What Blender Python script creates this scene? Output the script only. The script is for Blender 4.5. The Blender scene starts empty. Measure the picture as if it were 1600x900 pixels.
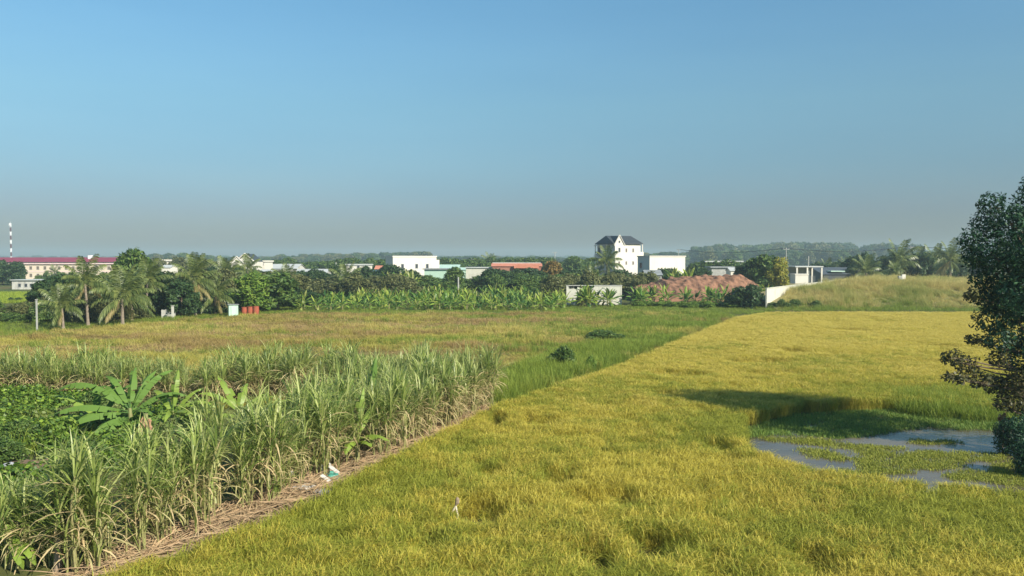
import bpy, math, random
import numpy as np
from mathutils import Vector, Matrix, Euler

S = bpy.context.scene
COL = S.collection
R = math.radians
PI = math.pi

# ------------------------------------------------------------------ camera
CAM_H = 7.0
PITCH = math.atan(45 / 1200)
cam_d = bpy.data.cameras.new('camera')
cam = bpy.data.objects.new('camera', cam_d)
COL.objects.link(cam)
cam.location = (0, 0, CAM_H)
cam.rotation_euler = (PI / 2 - PITCH, 0, 0)
cam_d.sensor_width = 36
cam_d.lens = 27
cam_d.clip_start = 0.1
cam_d.clip_end = 9000
S.camera = cam

# ------------------------------------------------------------------ light
SUN_EL = R(33)
SUN_AZ = math.atan2(0.74, -0.67)          # clockwise from +Y: behind the camera, to the right
SUN = Vector((math.sin(SUN_AZ) * math.cos(SUN_EL), math.cos(SUN_AZ) * math.cos(SUN_EL), math.sin(SUN_EL)))
sun_d = bpy.data.lights.new('sun', 'SUN')
sun_d.energy = 5.0
sun_d.angle = R(0.6)
sun_d.color = (1.0, 0.92, 0.78)
sun = bpy.data.objects.new('sun', sun_d)
COL.objects.link(sun)
sun.rotation_euler = SUN.to_track_quat('Z', 'Y').to_euler()

W = bpy.data.worlds.new('World')
S.world = W
W.use_nodes = True
wn = W.node_tree.nodes
wl = W.node_tree.links
for n in list(wn):
    wn.remove(n)
wo = wn.new('ShaderNodeOutputWorld')
bg = wn.new('ShaderNodeBackground')
sky = wn.new('ShaderNodeTexSky')
sky.sky_type = 'NISHITA'
sky.sun_disc = False
sky.sun_elevation = SUN_EL
sky.sun_rotation = SUN_AZ
sky.air_density = 1.0
sky.dust_density = 0.6
sky.ozone_density = 1.5
bg.inputs['Strength'].default_value = 0.09
# the dry-season smog layer: the same all round, thickest at the horizon
tc_w = wn.new('ShaderNodeTexCoord')
sx_w = wn.new('ShaderNodeSeparateXYZ')
rp_w = wn.new('ShaderNodeValToRGB')
mx_w = wn.new('ShaderNodeMix')
mx_w.data_type = 'RGBA'
mx_w.blend_type = 'MULTIPLY'
mx_w.inputs[0].default_value = 1.0
SMOG = [(0.0, (0.27, 0.29, 0.36)), (0.06, (0.35, 0.40, 0.49)), (0.12, (0.46, 0.59, 0.63)), (0.19, (0.60, 0.80, 0.78)), (0.27, (0.66, 0.945, 0.95)), (0.36, (0.68, 1.05, 1.08)), (1.0, (0.74, 1.04, 1.08))]
while len(rp_w.color_ramp.elements) < len(SMOG):
    rp_w.color_ramp.elements.new(0.5)
for e_, (p_, c_) in zip(rp_w.color_ramp.elements, SMOG):
    e_.position = p_
    e_.color = (*c_, 1)
wl.new(tc_w.outputs['Generated'], sx_w.inputs[0])
wl.new(sx_w.outputs['Z'], rp_w.inputs[0])
wl.new(sky.outputs[0], mx_w.inputs[6])
wl.new(rp_w.outputs[0], mx_w.inputs[7])
nz_w = wn.new('ShaderNodeTexNoise')
mp_w = wn.new('ShaderNodeMapping')
mp_w.inputs['Scale'].default_value = (1.2, 1.2, 7.0)
nz_w.inputs['Scale'].default_value = 1.6
nz_w.inputs['Detail'].default_value = 3
r2_w = wn.new('ShaderNodeValToRGB')
r2_w.color_ramp.elements[0].position = 0.3
r2_w.color_ramp.elements[0].color = (0.965, 0.975, 0.985, 1)
r2_w.color_ramp.elements[1].position = 0.7
r2_w.color_ramp.elements[1].color = (1.05, 1.035, 1.02, 1)
m2_w = wn.new('ShaderNodeMix')
m2_w.data_type = 'RGBA'
m2_w.blend_type = 'MULTIPLY'
m2_w.inputs[0].default_value = 1.0
wl.new(tc_w.outputs['Generated'], mp_w.inputs[0])
wl.new(mp_w.outputs[0], nz_w.inputs['Vector'])
wl.new(nz_w.outputs['Fac'], r2_w.inputs[0])
wl.new(mx_w.outputs[2], m2_w.inputs[6])
wl.new(r2_w.outputs[0], m2_w.inputs[7])
wl.new(m2_w.outputs[2], bg.inputs['Color'])
wl.new(bg.outputs[0], wo.inputs['Surface'])

S.view_settings.view_transform = 'Standard'
S.view_settings.look = 'None'
S.view_settings.exposure = 0.7
S.view_settings.gamma = 1.0
S.cycles.max_bounces = 6
S.cycles.diffuse_bounces = 3
S.cycles.glossy_bounces = 2
S.cycles.transmission_bounces = 3
S.cycles.volume_bounces = 1
S.cycles.use_denoising = True

# ------------------------------------------------------------------ projection helpers (used to find real places)
cp, sp = math.cos(PITCH), math.sin(PITCH)


def slope(py):
    v = (450 - py) / 1200
    return (v * cp - sp) / (cp + v * sp)


def at(px, py, z=0.0):
    """where the sight line through a picture point meets the level z"""
    v = (450 - py) / 1200
    dx, dy, dz = (px - 800) / 1200, cp + v * sp, v * cp - sp
    t = (z - CAM_H) / dz
    return Vector((dx * t, dy * t, z))


def xat(px, Y, py=420):
    v = (450 - py) / 1200
    return (px - 800) / 1200 * Y / (cp + v * sp)


def zat(py, Y):
    return CAM_H + slope(py) * Y


def poly(pts, z=0.0):
    return [(p.x, p.y) for p in (at(a, b, z) for a, b in pts)]


def inside(x, y, pg):
    """vectorised point in polygon"""
    x = np.asarray(x)
    y = np.asarray(y)
    res = np.zeros(x.shape, bool)
    n = len(pg)
    for i in range(n):
        x0, y0 = pg[i]
        x1, y1 = pg[(i + 1) % n]
        c = ((y0 > y) != (y1 > y))
        with np.errstate(divide='ignore', invalid='ignore'):
            xx = (x1 - x0) * (y - y0) / ((y1 - y0) if y1 != y0 else 1e-9) + x0
        res ^= c & (x < xx)
    return res


def wob(x, y, sc, seed=0):
    """smooth wobble in about -1..1"""
    r = np.random.RandomState(seed)
    v = 0
    for k in range(6):
        a = r.rand() * 2 * PI
        f = sc * (0.6 + 1.3 * r.rand())
        v = v + np.sin((x * math.cos(a) + y * math.sin(a)) * f + r.rand() * 6.28)
    return v / 3.2


# ------------------------------------------------------------------ materials
def base_mat(name):
    m = bpy.data.materials.new(name)
    m.use_nodes = True
    nt = m.node_tree
    for n in list(nt.nodes):
        nt.nodes.remove(n)
    out = nt.nodes.new('ShaderNodeOutputMaterial')
    return m, nt, out


def ramp(nt, fac, cols):
    r = nt.nodes.new('ShaderNodeValToRGB')
    els = r.color_ramp.elements
    while len(els) < len(cols):
        els.new(0.5)
    for e, (p, c) in zip(els, cols):
        e.position = p
        e.color = (c[0], c[1], c[2], 1)
    nt.links.new(fac, r.inputs[0])
    return r.outputs[0]


def noise(nt, scale, detail=3, rough=0.55, vec=None, stretch=None):
    n = nt.nodes.new('ShaderNodeTexNoise')
    n.inputs['Scale'].default_value = scale
    n.inputs['Detail'].default_value = detail
    n.inputs['Roughness'].default_value = rough
    if vec is None:
        g = nt.nodes.new('ShaderNodeNewGeometry')
        vec = g.outputs['Position']
    if stretch:
        mp = nt.nodes.new('ShaderNodeMapping')
        mp.inputs['Scale'].default_value = stretch
        nt.links.new(vec, mp.inputs['Vector'])
        vec = mp.outputs[0]
    nt.links.new(vec, n.inputs['Vector'])
    return n.outputs['Fac']


def mixc(nt, fac, a, b, mode='MIX'):
    m = nt.nodes.new('ShaderNodeMix')
    m.data_type = 'RGBA'
    m.blend_type = mode
    if isinstance(fac, (int, float)):
        m.inputs[0].default_value = fac
    else:
        nt.links.new(fac, m.inputs[0])
    for k, v in ((6, a), (7, b)):
        if isinstance(v, (tuple, list)):
            m.inputs[k].default_value = (v[0], v[1], v[2], 1)
        else:
            nt.links.new(v, m.inputs[k])
    return m.outputs[2]


def leaf_mat(name, cols, transl=0.3, rough=0.55, patch=None, patch_scale=0.08, patch_edge=(0.42, 0.6), spec=0.25, stretch=None, patch_mix=0.85):
    """foliage: every leaf its own tint, and wider patches of another tint over the place"""
    m, nt, out = base_mat(name)
    g = nt.nodes.new('ShaderNodeNewGeometry')
    k = len(cols) - 1
    c = ramp(nt, g.outputs['Random Per Island'], [(i / k, col) for i, col in enumerate(cols)])
    if patch:
        f = noise(nt, patch_scale, 5, 0.6, stretch=stretch)
        kk = len(patch) - 1
        c2 = ramp(nt, g.outputs['Random Per Island'], [(i / kk, col) for i, col in enumerate(patch)])
        fr = ramp(nt, f, [(patch_edge[0], (0, 0, 0)), (patch_edge[1], (patch_mix,) * 3)])
        c = mixc(nt, fr, c, c2)
    b = nt.nodes.new('ShaderNodeBsdfPrincipled')
    b.inputs['Roughness'].default_value = rough
    b.inputs['Specular IOR Level'].default_value = spec
    nt.links.new(c, b.inputs['Base Color'])
    t = nt.nodes.new('ShaderNodeBsdfTranslucent')
    nt.links.new(c, t.inputs['Color'])
    mx = nt.nodes.new('ShaderNodeMixShader')
    mx.inputs[0].default_value = transl
    nt.links.new(b.outputs[0], mx.inputs[1])
    nt.links.new(t.outputs[0], mx.inputs[2])
    nt.links.new(mx.outputs[0], out.inputs['Surface'])
    return m


def solid_mat(name, c0, c1=None, scale=1.5, rough=0.7, spec=0.3, metallic=0.0, detail=5, edge=(0.35, 0.7), bump=0.0, bscale=None, stretch=None):
    m, nt, out = base_mat(name)
    b = nt.nodes.new('ShaderNodeBsdfPrincipled')
    b.inputs['Roughness'].default_value = rough
    b.inputs['Specular IOR Level'].default_value = spec
    b.inputs['Metallic'].default_value = metallic
    if c1 is None:
        c1 = tuple(v * 0.8 for v in c0)
    tc = nt.nodes.new('ShaderNodeTexCoord')
    f = noise(nt, scale, detail, 0.6, vec=tc.outputs['Object'], stretch=stretch)
    c = ramp(nt, f, [(edge[0], c0), (edge[1], c1)])
    nt.links.new(c, b.inputs['Base Color'])
    if bump:
        bf = noise(nt, bscale or scale * 4, 4, 0.6, vec=tc.outputs['Object'])
        bm = nt.nodes.new('ShaderNodeBump')
        bm.inputs['Strength'].default_value = bump
        nt.links.new(bf, bm.inputs['Height'])
        nt.links.new(bm.outputs[0], b.inputs['Normal'])
    nt.links.new(b.outputs[0], out.inputs['Surface'])
    return m


def M(*a, **k):
    return solid_mat(*a, **k)


m_white = M('white_plaster', (0.63, 0.595, 0.52), (0.50, 0.475, 0.42), 0.5, 0.8, stretch=(1, 1, 0.4), edge=(0.45, 0.8))
m_white_old = M('weathered_plaster', (0.50, 0.49, 0.44), (0.27, 0.26, 0.23), 1.1, 0.85, stretch=(1, 1, 0.35), edge=(0.45, 0.75))
m_cream = M('cream_plaster', (0.68, 0.57, 0.44), (0.60, 0.50, 0.39), 0.4, 0.8)
m_pinkwhite = M('pink_cornice_paint', (0.8, 0.62, 0.6), (0.7, 0.55, 0.52), 0.6, 0.8)
m_redroof = M('dark_red_metal_roof', (0.26, 0.035, 0.06), (0.2, 0.03, 0.05), 0.4, 0.45)
m_slate = M('dark_slate_tiles', (0.035, 0.045, 0.05), (0.06, 0.065, 0.07), 2.0, 0.5, bump=0.3, bscale=8)
m_terra = M('terracotta_tiles', (0.55, 0.22, 0.14), (0.42, 0.16, 0.1), 1.2, 0.75)
m_brick = M('red_brick_wall', (0.36, 0.17, 0.12), (0.26, 0.12, 0.09), 2.0, 0.85)
m_zinc = M('pale_metal_sheet', (0.5, 0.51, 0.49), (0.34, 0.36, 0.35), 0.7, 0.5, stretch=(0.3, 2, 1))
m_greenzinc = M('pale_green_metal_sheet', (0.45, 0.6, 0.5), (0.36, 0.5, 0.42), 0.7, 0.5)
m_greyzinc = M('grey_metal_sheet', (0.26, 0.28, 0.28), (0.17, 0.18, 0.18), 0.8, 0.5)
m_darkroof = M('dark_blue_grey_sheet', (0.06, 0.07, 0.08), (0.09, 0.1, 0.11), 0.6, 0.5)
m_glass = M('dark_window_glass', (0.05, 0.06, 0.07), (0.03, 0.035, 0.04), 1, 0.15, spec=0.5)
m_tan = M('brown_tinted_glass', (0.2, 0.16, 0.12), (0.14, 0.11, 0.08), 1, 0.2, spec=0.5)
m_frame = M('grey_window_frame', (0.35, 0.36, 0.36), None, 3, 0.5)
m_conc = M('grey_concrete', (0.4, 0.4, 0.37), (0.28, 0.28, 0.25), 1.5, 0.85)
m_wallw = M('whitewashed_concrete', (0.52, 0.51, 0.43), (0.38, 0.37, 0.31), 0.8, 0.85, edge=(0.5, 0.75))
m_stain = M('black_mould_stain', (0.07, 0.075, 0.06), (0.13, 0.13, 0.11), 3, 0.9)
m_mint = M('mint_painted_sheet', (0.40, 0.56, 0.45), (0.34, 0.48, 0.39), 1, 0.6)
m_rust = M('rusty_red_paint', (0.36, 0.07, 0.035), (0.22, 0.09, 0.05), 3, 0.7)
m_black = M('black_paint', (0.03, 0.035, 0.05), None, 3, 0.5)
m_mastd = M('dark_red_mast_paint', (0.12, 0.05, 0.06), None, 3, 0.5)
m_mastw = M('white_mast_paint', (0.8, 0.8, 0.8), None, 3, 0.5)
m_bark = M('grey_brown_bark', (0.16, 0.12, 0.09), (0.08, 0.06, 0.045), 3, 0.9, bump=0.6, bscale=14)
m_palmbark = M('pale_palm_bark', (0.27, 0.22, 0.17), (0.15, 0.12, 0.09), 2, 0.9, bump=0.5, bscale=10, stretch=(1, 1, 5))
m_redearth = M('red_earth', (0.27, 0.14, 0.085), (0.14, 0.075, 0.046), 0.9, 0.95, bump=1.0, bscale=1.6, detail=10, edge=(0.4, 0.62))
m_plastic = M('white_plastic', (0.55, 0.54, 0.50), (0.38, 0.36, 0.33), 6, 0.5)
m_teal = M('teal_plastic', (0.06, 0.26, 0.2), (0.05, 0.18, 0.14), 6, 0.5)
m_greyplastic = M('grey_plastic_sheet', (0.25, 0.27, 0.31), (0.4, 0.4, 0.42), 6, 0.45)
m_palestalk = M('pale_straw_stalk', (0.62, 0.55, 0.4), (0.5, 0.42, 0.3), 5, 0.7)
m_wood = M('dry_wood', (0.3, 0.23, 0.16), (0.2, 0.15, 0.1), 4, 0.9)

m_rice = leaf_mat('ripe_rice', [(0.33, 0.285, 0.03), (0.56, 0.475, 0.065), (0.66, 0.57, 0.12), (0.42, 0.38, 0.045)], 0.4, 0.6,
                  patch=[(0.36, 0.29, 0.05), (0.52, 0.43, 0.08), (0.44, 0.39, 0.05)], patch_scale=0.16, patch_edge=(0.5, 0.66))
m_ricepale = leaf_mat('ripest_pale_gold_rice', [(0.42, 0.36, 0.05), (0.64, 0.535, 0.10), (0.70, 0.60, 0.17), (0.52, 0.44, 0.07)], 0.42, 0.6)
m_ricelime = leaf_mat('turning_rice', [(0.18, 0.21, 0.022), (0.32, 0.345, 0.042), (0.41, 0.405, 0.06), (0.26, 0.285, 0.03)], 0.4, 0.6)
m_ricegreen = leaf_mat('green_rice', [(0.16, 0.24, 0.02), (0.30, 0.38, 0.035), (0.36, 0.42, 0.05)], 0.35, 0.6)
m_fallow = leaf_mat('fallow_grass', [(0.28, 0.28, 0.045), (0.46, 0.41, 0.08), (0.54, 0.47, 0.13)], 0.38, 0.65,
                    patch=[(0.27, 0.18, 0.07), (0.42, 0.29, 0.12), (0.36, 0.27, 0.09)], patch_scale=0.13, patch_edge=(0.44, 0.54), stretch=(0.45, 1, 1))
m_fallowred = leaf_mat('reddish_dead_grass', [(0.30, 0.19, 0.08), (0.46, 0.31, 0.15), (0.52, 0.38, 0.2), (0.36, 0.29, 0.09)], 0.3, 0.7)
m_fallowpale = leaf_mat('straw_yellow_grass', [(0.44, 0.40, 0.08), (0.56, 0.48, 0.14), (0.48, 0.38, 0.13)], 0.35, 0.65)
m_lush = leaf_mat('lush_green_grass', [(0.11, 0.17, 0.022), (0.20, 0.28, 0.035), (0.30, 0.36, 0.055)], 0.36, 0.6,
                  patch=[(0.22, 0.28, 0.04), (0.34, 0.37, 0.06)], patch_scale=0.2, patch_edge=(0.54, 0.66))
m_dry = leaf_mat('dry_tall_grass', [(0.46, 0.40, 0.13), (0.66, 0.55, 0.22), (0.54, 0.45, 0.18), (0.36, 0.36, 0.10)], 0.4, 0.7,
                 patch=[(0.24, 0.28, 0.06), (0.36, 0.37, 0.10)], patch_scale=0.12, patch_edge=(0.5, 0.6))
m_pondgrass = leaf_mat('pond_grass', [(0.08, 0.16, 0.03), (0.16, 0.25, 0.04), (0.25, 0.31, 0.06)], 0.25, 0.6)
m_algae = leaf_mat('yellow_green_pond_weed', [(0.2, 0.24, 0.03), (0.3, 0.3, 0.05)], 0.2, 0.6)
m_caneleaf = leaf_mat('sugarcane_leaf', [(0.09, 0.16, 0.03), (0.27, 0.35, 0.08), (0.42, 0.48, 0.14), (0.58, 0.60, 0.25)], 0.42, 0.4, spec=0.45,
                      patch=[(0.13, 0.18, 0.04), (0.30, 0.35, 0.10), (0.45, 0.47, 0.18)], patch_scale=0.35, patch_edge=(0.48, 0.6))
m_canedry = leaf_mat('dry_sugarcane_leaf', [(0.40, 0.29, 0.14), (0.60, 0.47, 0.26), (0.34, 0.29, 0.13), (0.50, 0.45, 0.22)], 0.3, 0.7)
m_canestalk = M('sugarcane_stalk', (0.28, 0.29, 0.10), (0.17, 0.13, 0.07), 3, 0.6, stretch=(1, 1, 3))
m_banana = leaf_mat('banana_leaf', [(0.05, 0.13, 0.02), (0.11, 0.22, 0.03), (0.27, 0.37, 0.06)], 0.4, 0.4, spec=0.4)
m_bananabig = leaf_mat('blue_green_banana_leaf', [(0.03, 0.085, 0.022), (0.055, 0.13, 0.03), (0.14, 0.24, 0.045)], 0.3, 0.6, spec=0.2)
m_bananapale = leaf_mat('pale_young_banana_leaf', [(0.22, 0.36, 0.05), (0.3, 0.42, 0.08)], 0.45, 0.4, spec=0.4)
m_bananadry = leaf_mat('dead_banana_leaf', [(0.3, 0.16, 0.09), (0.42, 0.26, 0.16), (0.22, 0.12, 0.07)], 0.15, 0.8)
m_bstem = M('banana_stem', (0.22, 0.25, 0.09), (0.2, 0.13, 0.07), 3, 0.6, stretch=(1, 1, 0.4))
m_vine = leaf_mat('vine_leaf', [(0.045, 0.11, 0.014), (0.10, 0.18, 0.02), (0.23, 0.33, 0.035)], 0.28, 0.5,
                  patch=[(0.08, 0.11, 0.03), (0.18, 0.21, 0.07), (0.28, 0.30, 0.13)], patch_scale=0.25, patch_edge=(0.5, 0.62), spec=0.4)
m_straw = leaf_mat('straw', [(0.42, 0.28, 0.15), (0.55, 0.4, 0.24), (0.34, 0.22, 0.13), (0.48, 0.38, 0.22)], 0.1, 0.8)
GREENS = {
    'dark': leaf_mat('dark_tree_leaf', [(0.018, 0.045, 0.016), (0.04, 0.08, 0.025), (0.07, 0.115, 0.035)], 0.25, 0.5),
    'mid': leaf_mat('mid_tree_leaf', [(0.03, 0.07, 0.018), (0.08, 0.14, 0.028), (0.15, 0.21, 0.05)], 0.25, 0.5),
    'olive': leaf_mat('olive_tree_leaf', [(0.06, 0.08, 0.025), (0.12, 0.135, 0.045), (0.20, 0.20, 0.075)], 0.25, 0.55),
    'bright': leaf_mat('bright_tree_leaf', [(0.06, 0.13, 0.02), (0.13, 0.22, 0.03), (0.22, 0.30, 0.05)], 0.3, 0.5),
    'yellow': leaf_mat('yellowish_tree_leaf', [(0.14, 0.17, 0.02), (0.28, 0.28, 0.04), (0.34, 0.29, 0.05)], 0.3, 0.5),
    'orange': leaf_mat('orange_tinged_leaf', [(0.16, 0.12, 0.03), (0.28, 0.17, 0.05), (0.12, 0.12, 0.03)], 0.3, 0.5),
}
m_frond = leaf_mat('palm_leaflet', [(0.06, 0.095, 0.025), (0.13, 0.17, 0.045), (0.22, 0.25, 0.075)], 0.3, 0.4, spec=0.45)
m_frondold = leaf_mat('yellowing_palm_leaflet', [(0.2, 0.2, 0.06), (0.3, 0.25, 0.1), (0.36, 0.27, 0.13)], 0.3, 0.5)
m_bigleaf = leaf_mat('roadside_tree_leaf', [(0.010, 0.038, 0.024), (0.020, 0.065, 0.034), (0.05, 0.12, 0.045)], 0.2, 0.5, spec=0.25)
m_bigolive = leaf_mat('olive_brown_branch_leaf', [(0.03, 0.045, 0.016), (0.075, 0.08, 0.03), (0.16, 0.13, 0.06)], 0.25, 0.5)


def ground_mat():
    m, nt, out = base_mat('ground_earth_and_weeds')
    f = noise(nt, 0.05, 6, 0.6)
    f2 = noise(nt, 1.3, 6, 0.65)
    c = ramp(nt, f, [(0.35, (0.07, 0.10, 0.025)), (0.5, (0.11, 0.12, 0.04)), (0.65, (0.13, 0.11, 0.05))])
    d = ramp(nt, f2, [(0.3, (0.5, 0.5, 0.5)), (0.7, (1.2, 1.15, 1.0))])
    c = mixc(nt, 0.8, c, d, 'MULTIPLY')
    b = nt.nodes.new('ShaderNodeBsdfPrincipled')
    b.inputs['Roughness'].default_value = 0.95
    b.inputs['Specular IOR Level'].default_value = 0.1
    nt.links.new(c, b.inputs['Base Color'])
    bm = nt.nodes.new('ShaderNodeBump')
    bm.inputs['Strength'].default_value = 0.6
    nt.links.new(f2, bm.inputs['Height'])
    nt.links.new(bm.outputs[0], b.inputs['Normal'])
    nt.links.new(b.outputs[0], out.inputs['Surface'])
    return m


def water_mat():
    m, nt, out = base_mat('muddy_pond_water')
    f = noise(nt, 0.35, 4, 0.6, stretch=(0.5, 1.4, 1))
    c = ramp(nt, f, [(0.42, (0.085, 0.07, 0.048)), (0.62, (0.14, 0.115, 0.08))])
    b = nt.nodes.new('ShaderNodeBsdfPrincipled')
    nt.links.new(c, b.inputs['Base Color'])
    r = ramp(nt, f, [(0.42, (0.03,) * 3), (0.62, (0.22,) * 3)])
    nt.links.new(r, b.inputs['Roughness'])
    b.inputs['IOR'].default_value = 1.33
    w = noise(nt, 2.2, 3, 0.6, stretch=(0.6, 2.0, 1))
    bm = nt.nodes.new('ShaderNodeBump')
    bm.inputs['Strength'].default_value = 0.15
    bm.inputs['Distance'].default_value = 0.1
    nt.links.new(w, bm.inputs['Height'])
    nt.links.new(bm.outputs[0], b.inputs['Normal'])
    nt.links.new(b.outputs[0], out.inputs['Surface'])
    return m


m_ground = ground_mat()
m_water = water_mat()
m_bank = M('dry_bank_soil', (0.26, 0.22, 0.10), (0.18, 0.17, 0.07), 0.6, 0.95, bump=0.6, bscale=5)
m_soil = M('brown_soil', (0.17, 0.115, 0.075), (0.1, 0.07, 0.045), 1.2, 0.95, bump=0.6, bscale=6)
m_darksoil = M('damp_dark_soil', (0.07, 0.055, 0.04), (0.11, 0.085, 0.06), 1.2, 0.9, bump=0.6, bscale=6)
m_paddysoil = M('paddy_mud', (0.11, 0.10, 0.035), (0.08, 0.075, 0.03), 0.8, 0.95)


# ------------------------------------------------------------------ mesh helpers
class MB:
    def __init__(self):
        self.v = []
        self.f = []
        self.mi = []
        self.cur = 0
        self.np_v = []
        self.np_f = []

    def n(self):
        return len(self.v)

    def face(self, idx):
        self.f.append(idx)
        self.mi.append(self.cur)

    def box(self, x0, x1, y0, y1, z0, z1):
        b = len(self.v)
        self.v += [(x0, y0, z0), (x1, y0, z0), (x1, y1, z0), (x0, y1, z0), (x0, y0, z1), (x1, y0, z1), (x1, y1, z1), (x0, y1, z1)]
        for q in ((3, 2, 1, 0), (4, 5, 6, 7), (0, 1, 5, 4), (1, 2, 6, 5), (2, 3, 7, 6), (3, 0, 4, 7)):
            self.face([b + i for i in q])

    def tube(self, pts, rad, n=6, cap=True):
        b = len(self.v)
        pts = [Vector(p) for p in pts]
        for i, p in enumerate(pts):
            d = (pts[min(i + 1, len(pts) - 1)] - pts[max(i - 1, 0)]).normalized()
            a = Vector((1, 0, 0)) if abs(d.x) < 0.8 else Vector((0, 1, 0))
            u = d.cross(a).normalized()
            w = d.cross(u)
            r = rad[i] if isinstance(rad, (list, tuple)) else rad
            for k in range(n):
                t = 2 * PI * k / n
                self.v.append(tuple(p + u * (math.cos(t) * r) + w * (math.sin(t) * r)))
        for i in range(len(pts) - 1):
            for k in range(n):
                k2 = (k + 1) % n
                self.face([b + i * n + k, b + i * n + k2, b + (i + 1) * n + k2, b + (i + 1) * n + k])
        if cap:
            self.face([b + (len(pts) - 1) * n + k for k in range(n)])
            self.face([b + n - 1 - k for k in range(n)])

    def prism(self, prof, x0, x1):
        """a profile in y,z drawn out along x"""
        b = len(self.v)
        n = len(prof)
        for x in (x0, x1):
            for (y, z) in prof:
                self.v.append((x, y, z))
        for k in range(n):
            k2 = (k + 1) % n
            self.face([b + k, b + k2, b + n + k2, b + n + k])
        self.face([b + n - 1 - k for k in range(n)])
        self.face([b + n + k for k in range(n)])

    def strip(self, base, az, elev, length, width, droop, segs=5, twist=0.0, fold=0.0):
        """an arching blade: starts at base rising at elev, bends down by droop radians over its length"""
        b = len(self.v)
        p = Vector(base)
        ca, sa = math.cos(az), math.sin(az)
        e = elev
        st = length / segs
        for i in range(segs + 1):
            t = i / segs
            w = width * (0.55 + 0.9 * t if t < 0.35 else 0.87 * (1 - ((t - 0.35) / 0.65) ** 1.6) + 0.02)
            tw = twist * t
            sx, sy, sz = -sa * math.cos(tw), ca * math.cos(tw), math.sin(tw)
            self.v.append((p.x + sx * w / 2, p.y + sy * w / 2, p.z + sz * w / 2))
            self.v.append((p.x - sx * w / 2, p.y - sy * w / 2, p.z - sz * w / 2))
            p = p + Vector((ca * math.cos(e), sa * math.cos(e), math.sin(e))) * st
            e -= droop / segs * (0.4 + 1.2 * t)
        for i in range(segs):
            q = b + 2 * i
            self.face([q, q + 1, q + 3, q + 2])

    def mesh(self, name, mats):
        me = bpy.data.meshes.new(name)
        me.from_pydata(self.v, [], self.f)
        if not isinstance(mats, (list, tuple)):
            mats = [mats]
        for m in mats:
            me.materials.append(m)
        if len(mats) > 1:
            me.polygons.foreach_set('material_index', self.mi)
        me.update()
        return me

    def build(self, name, mats, parent=None, loc=None, **props):
        return obj(name, self.mesh(name, mats), parent, loc, **props)


def obj(name, me, parent=None, loc=None, rot=None, scale=None, **props):
    o = bpy.data.objects.new(name, me)
    COL.objects.link(o)
    if parent:
        o.parent = parent
    if loc is not None:
        o.location = loc
    if rot is not None:
        o.rotation_euler = rot
    if scale is not None:
        o.scale = (scale,) * 3 if isinstance(scale, (int, float)) else scale
    for k, v in props.items():
        o[k] = v
    return o


def tag(o, label, cat, group=None):
    o['label'] = label
    o['category'] = cat
    if group:
        o['group'] = group
    return o


def thing(name, label, cat, loc=(0, 0, 0), rotz=0.0, group=None, scale=None):
    o = bpy.data.objects.new(name, None)
    COL.objects.link(o)
    o.empty_display_size = 0.3
    o.location = loc
    o.rotation_euler = (0, 0, rotz)
    if scale is not None:
        o.scale = (scale,) * 3 if isinstance(scale, (int, float)) else scale
    return tag(o, label, cat, group)


def quads_mesh(name, C, U, V, mats, mi=None):
    """many leaf-shaped faces: centre C, half axes U (long) and V (short); numpy arrays n x 3"""
    n = len(C)
    v = np.empty((n, 4, 3))
    v[:, 0] = C - U
    v[:, 1] = C - U * 0.1 + V
    v[:, 2] = C + U
    v[:, 3] = C - U * 0.1 - V
    me = bpy.data.meshes.new(name)
    me.vertices.add(n * 4)
    me.vertices.foreach_set('co', v.reshape(-1))
    me.loops.add(n * 4)
    me.loops.foreach_set('vertex_index', np.arange(n * 4, dtype=np.int32))
    me.polygons.add(n)
    me.polygons.foreach_set('loop_start', np.arange(n, dtype=np.int32) * 4)
    if not isinstance(mats, (list, tuple)):
        mats = [mats]
    for m in mats:
        me.materials.append(m)
    if mi is not None:
        me.polygons.foreach_set('material_index', mi)
    me.update(calc_edges=True)
    me.validate()
    return me


def unit(a):
    return a / (np.linalg.norm(a, axis=1, keepdims=True) + 1e-9)


def leaf_cloud(rs, blobs, per, size, flat=0.4, droop=0.0, aspect=0.45):
    """leaves on and in round clumps: blobs is a list of (x, y, z, r, squash)"""
    Cs, Us, Vs = [], [], []
    for (x, y, z, r, sq) in blobs:
        n = max(6, int(per * r * r))
        d = unit(rs.randn(n, 3))
        rad = r * (0.35 + 0.65 * rs.rand(n, 1) ** 0.45)
        rad *= 1 + 0.22 * np.sin(d[:, :1] * 5 + x) * np.sin(d[:, 1:2] * 5 + y + z)
        c = d * rad * np.array([1, 1, sq]) + np.array([x, y, z])
        nrm = unit(d * 0.7 + np.array([0, 0, flat]) + rs.randn(n, 3) * 0.55)
        u = unit(np.cross(nrm, rs.randn(n, 3)))
        u = unit(u + np.array([0, 0, -droop]))
        v = unit(np.cross(nrm, u))
        s = size * (0.6 + 0.8 * rs.rand(n, 1))
        Cs.append(c)
        Us.append(u * s)
        Vs.append(v * s * aspect)
    return np.concatenate(Cs), np.concatenate(Us), np.concatenate(Vs)


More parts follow.
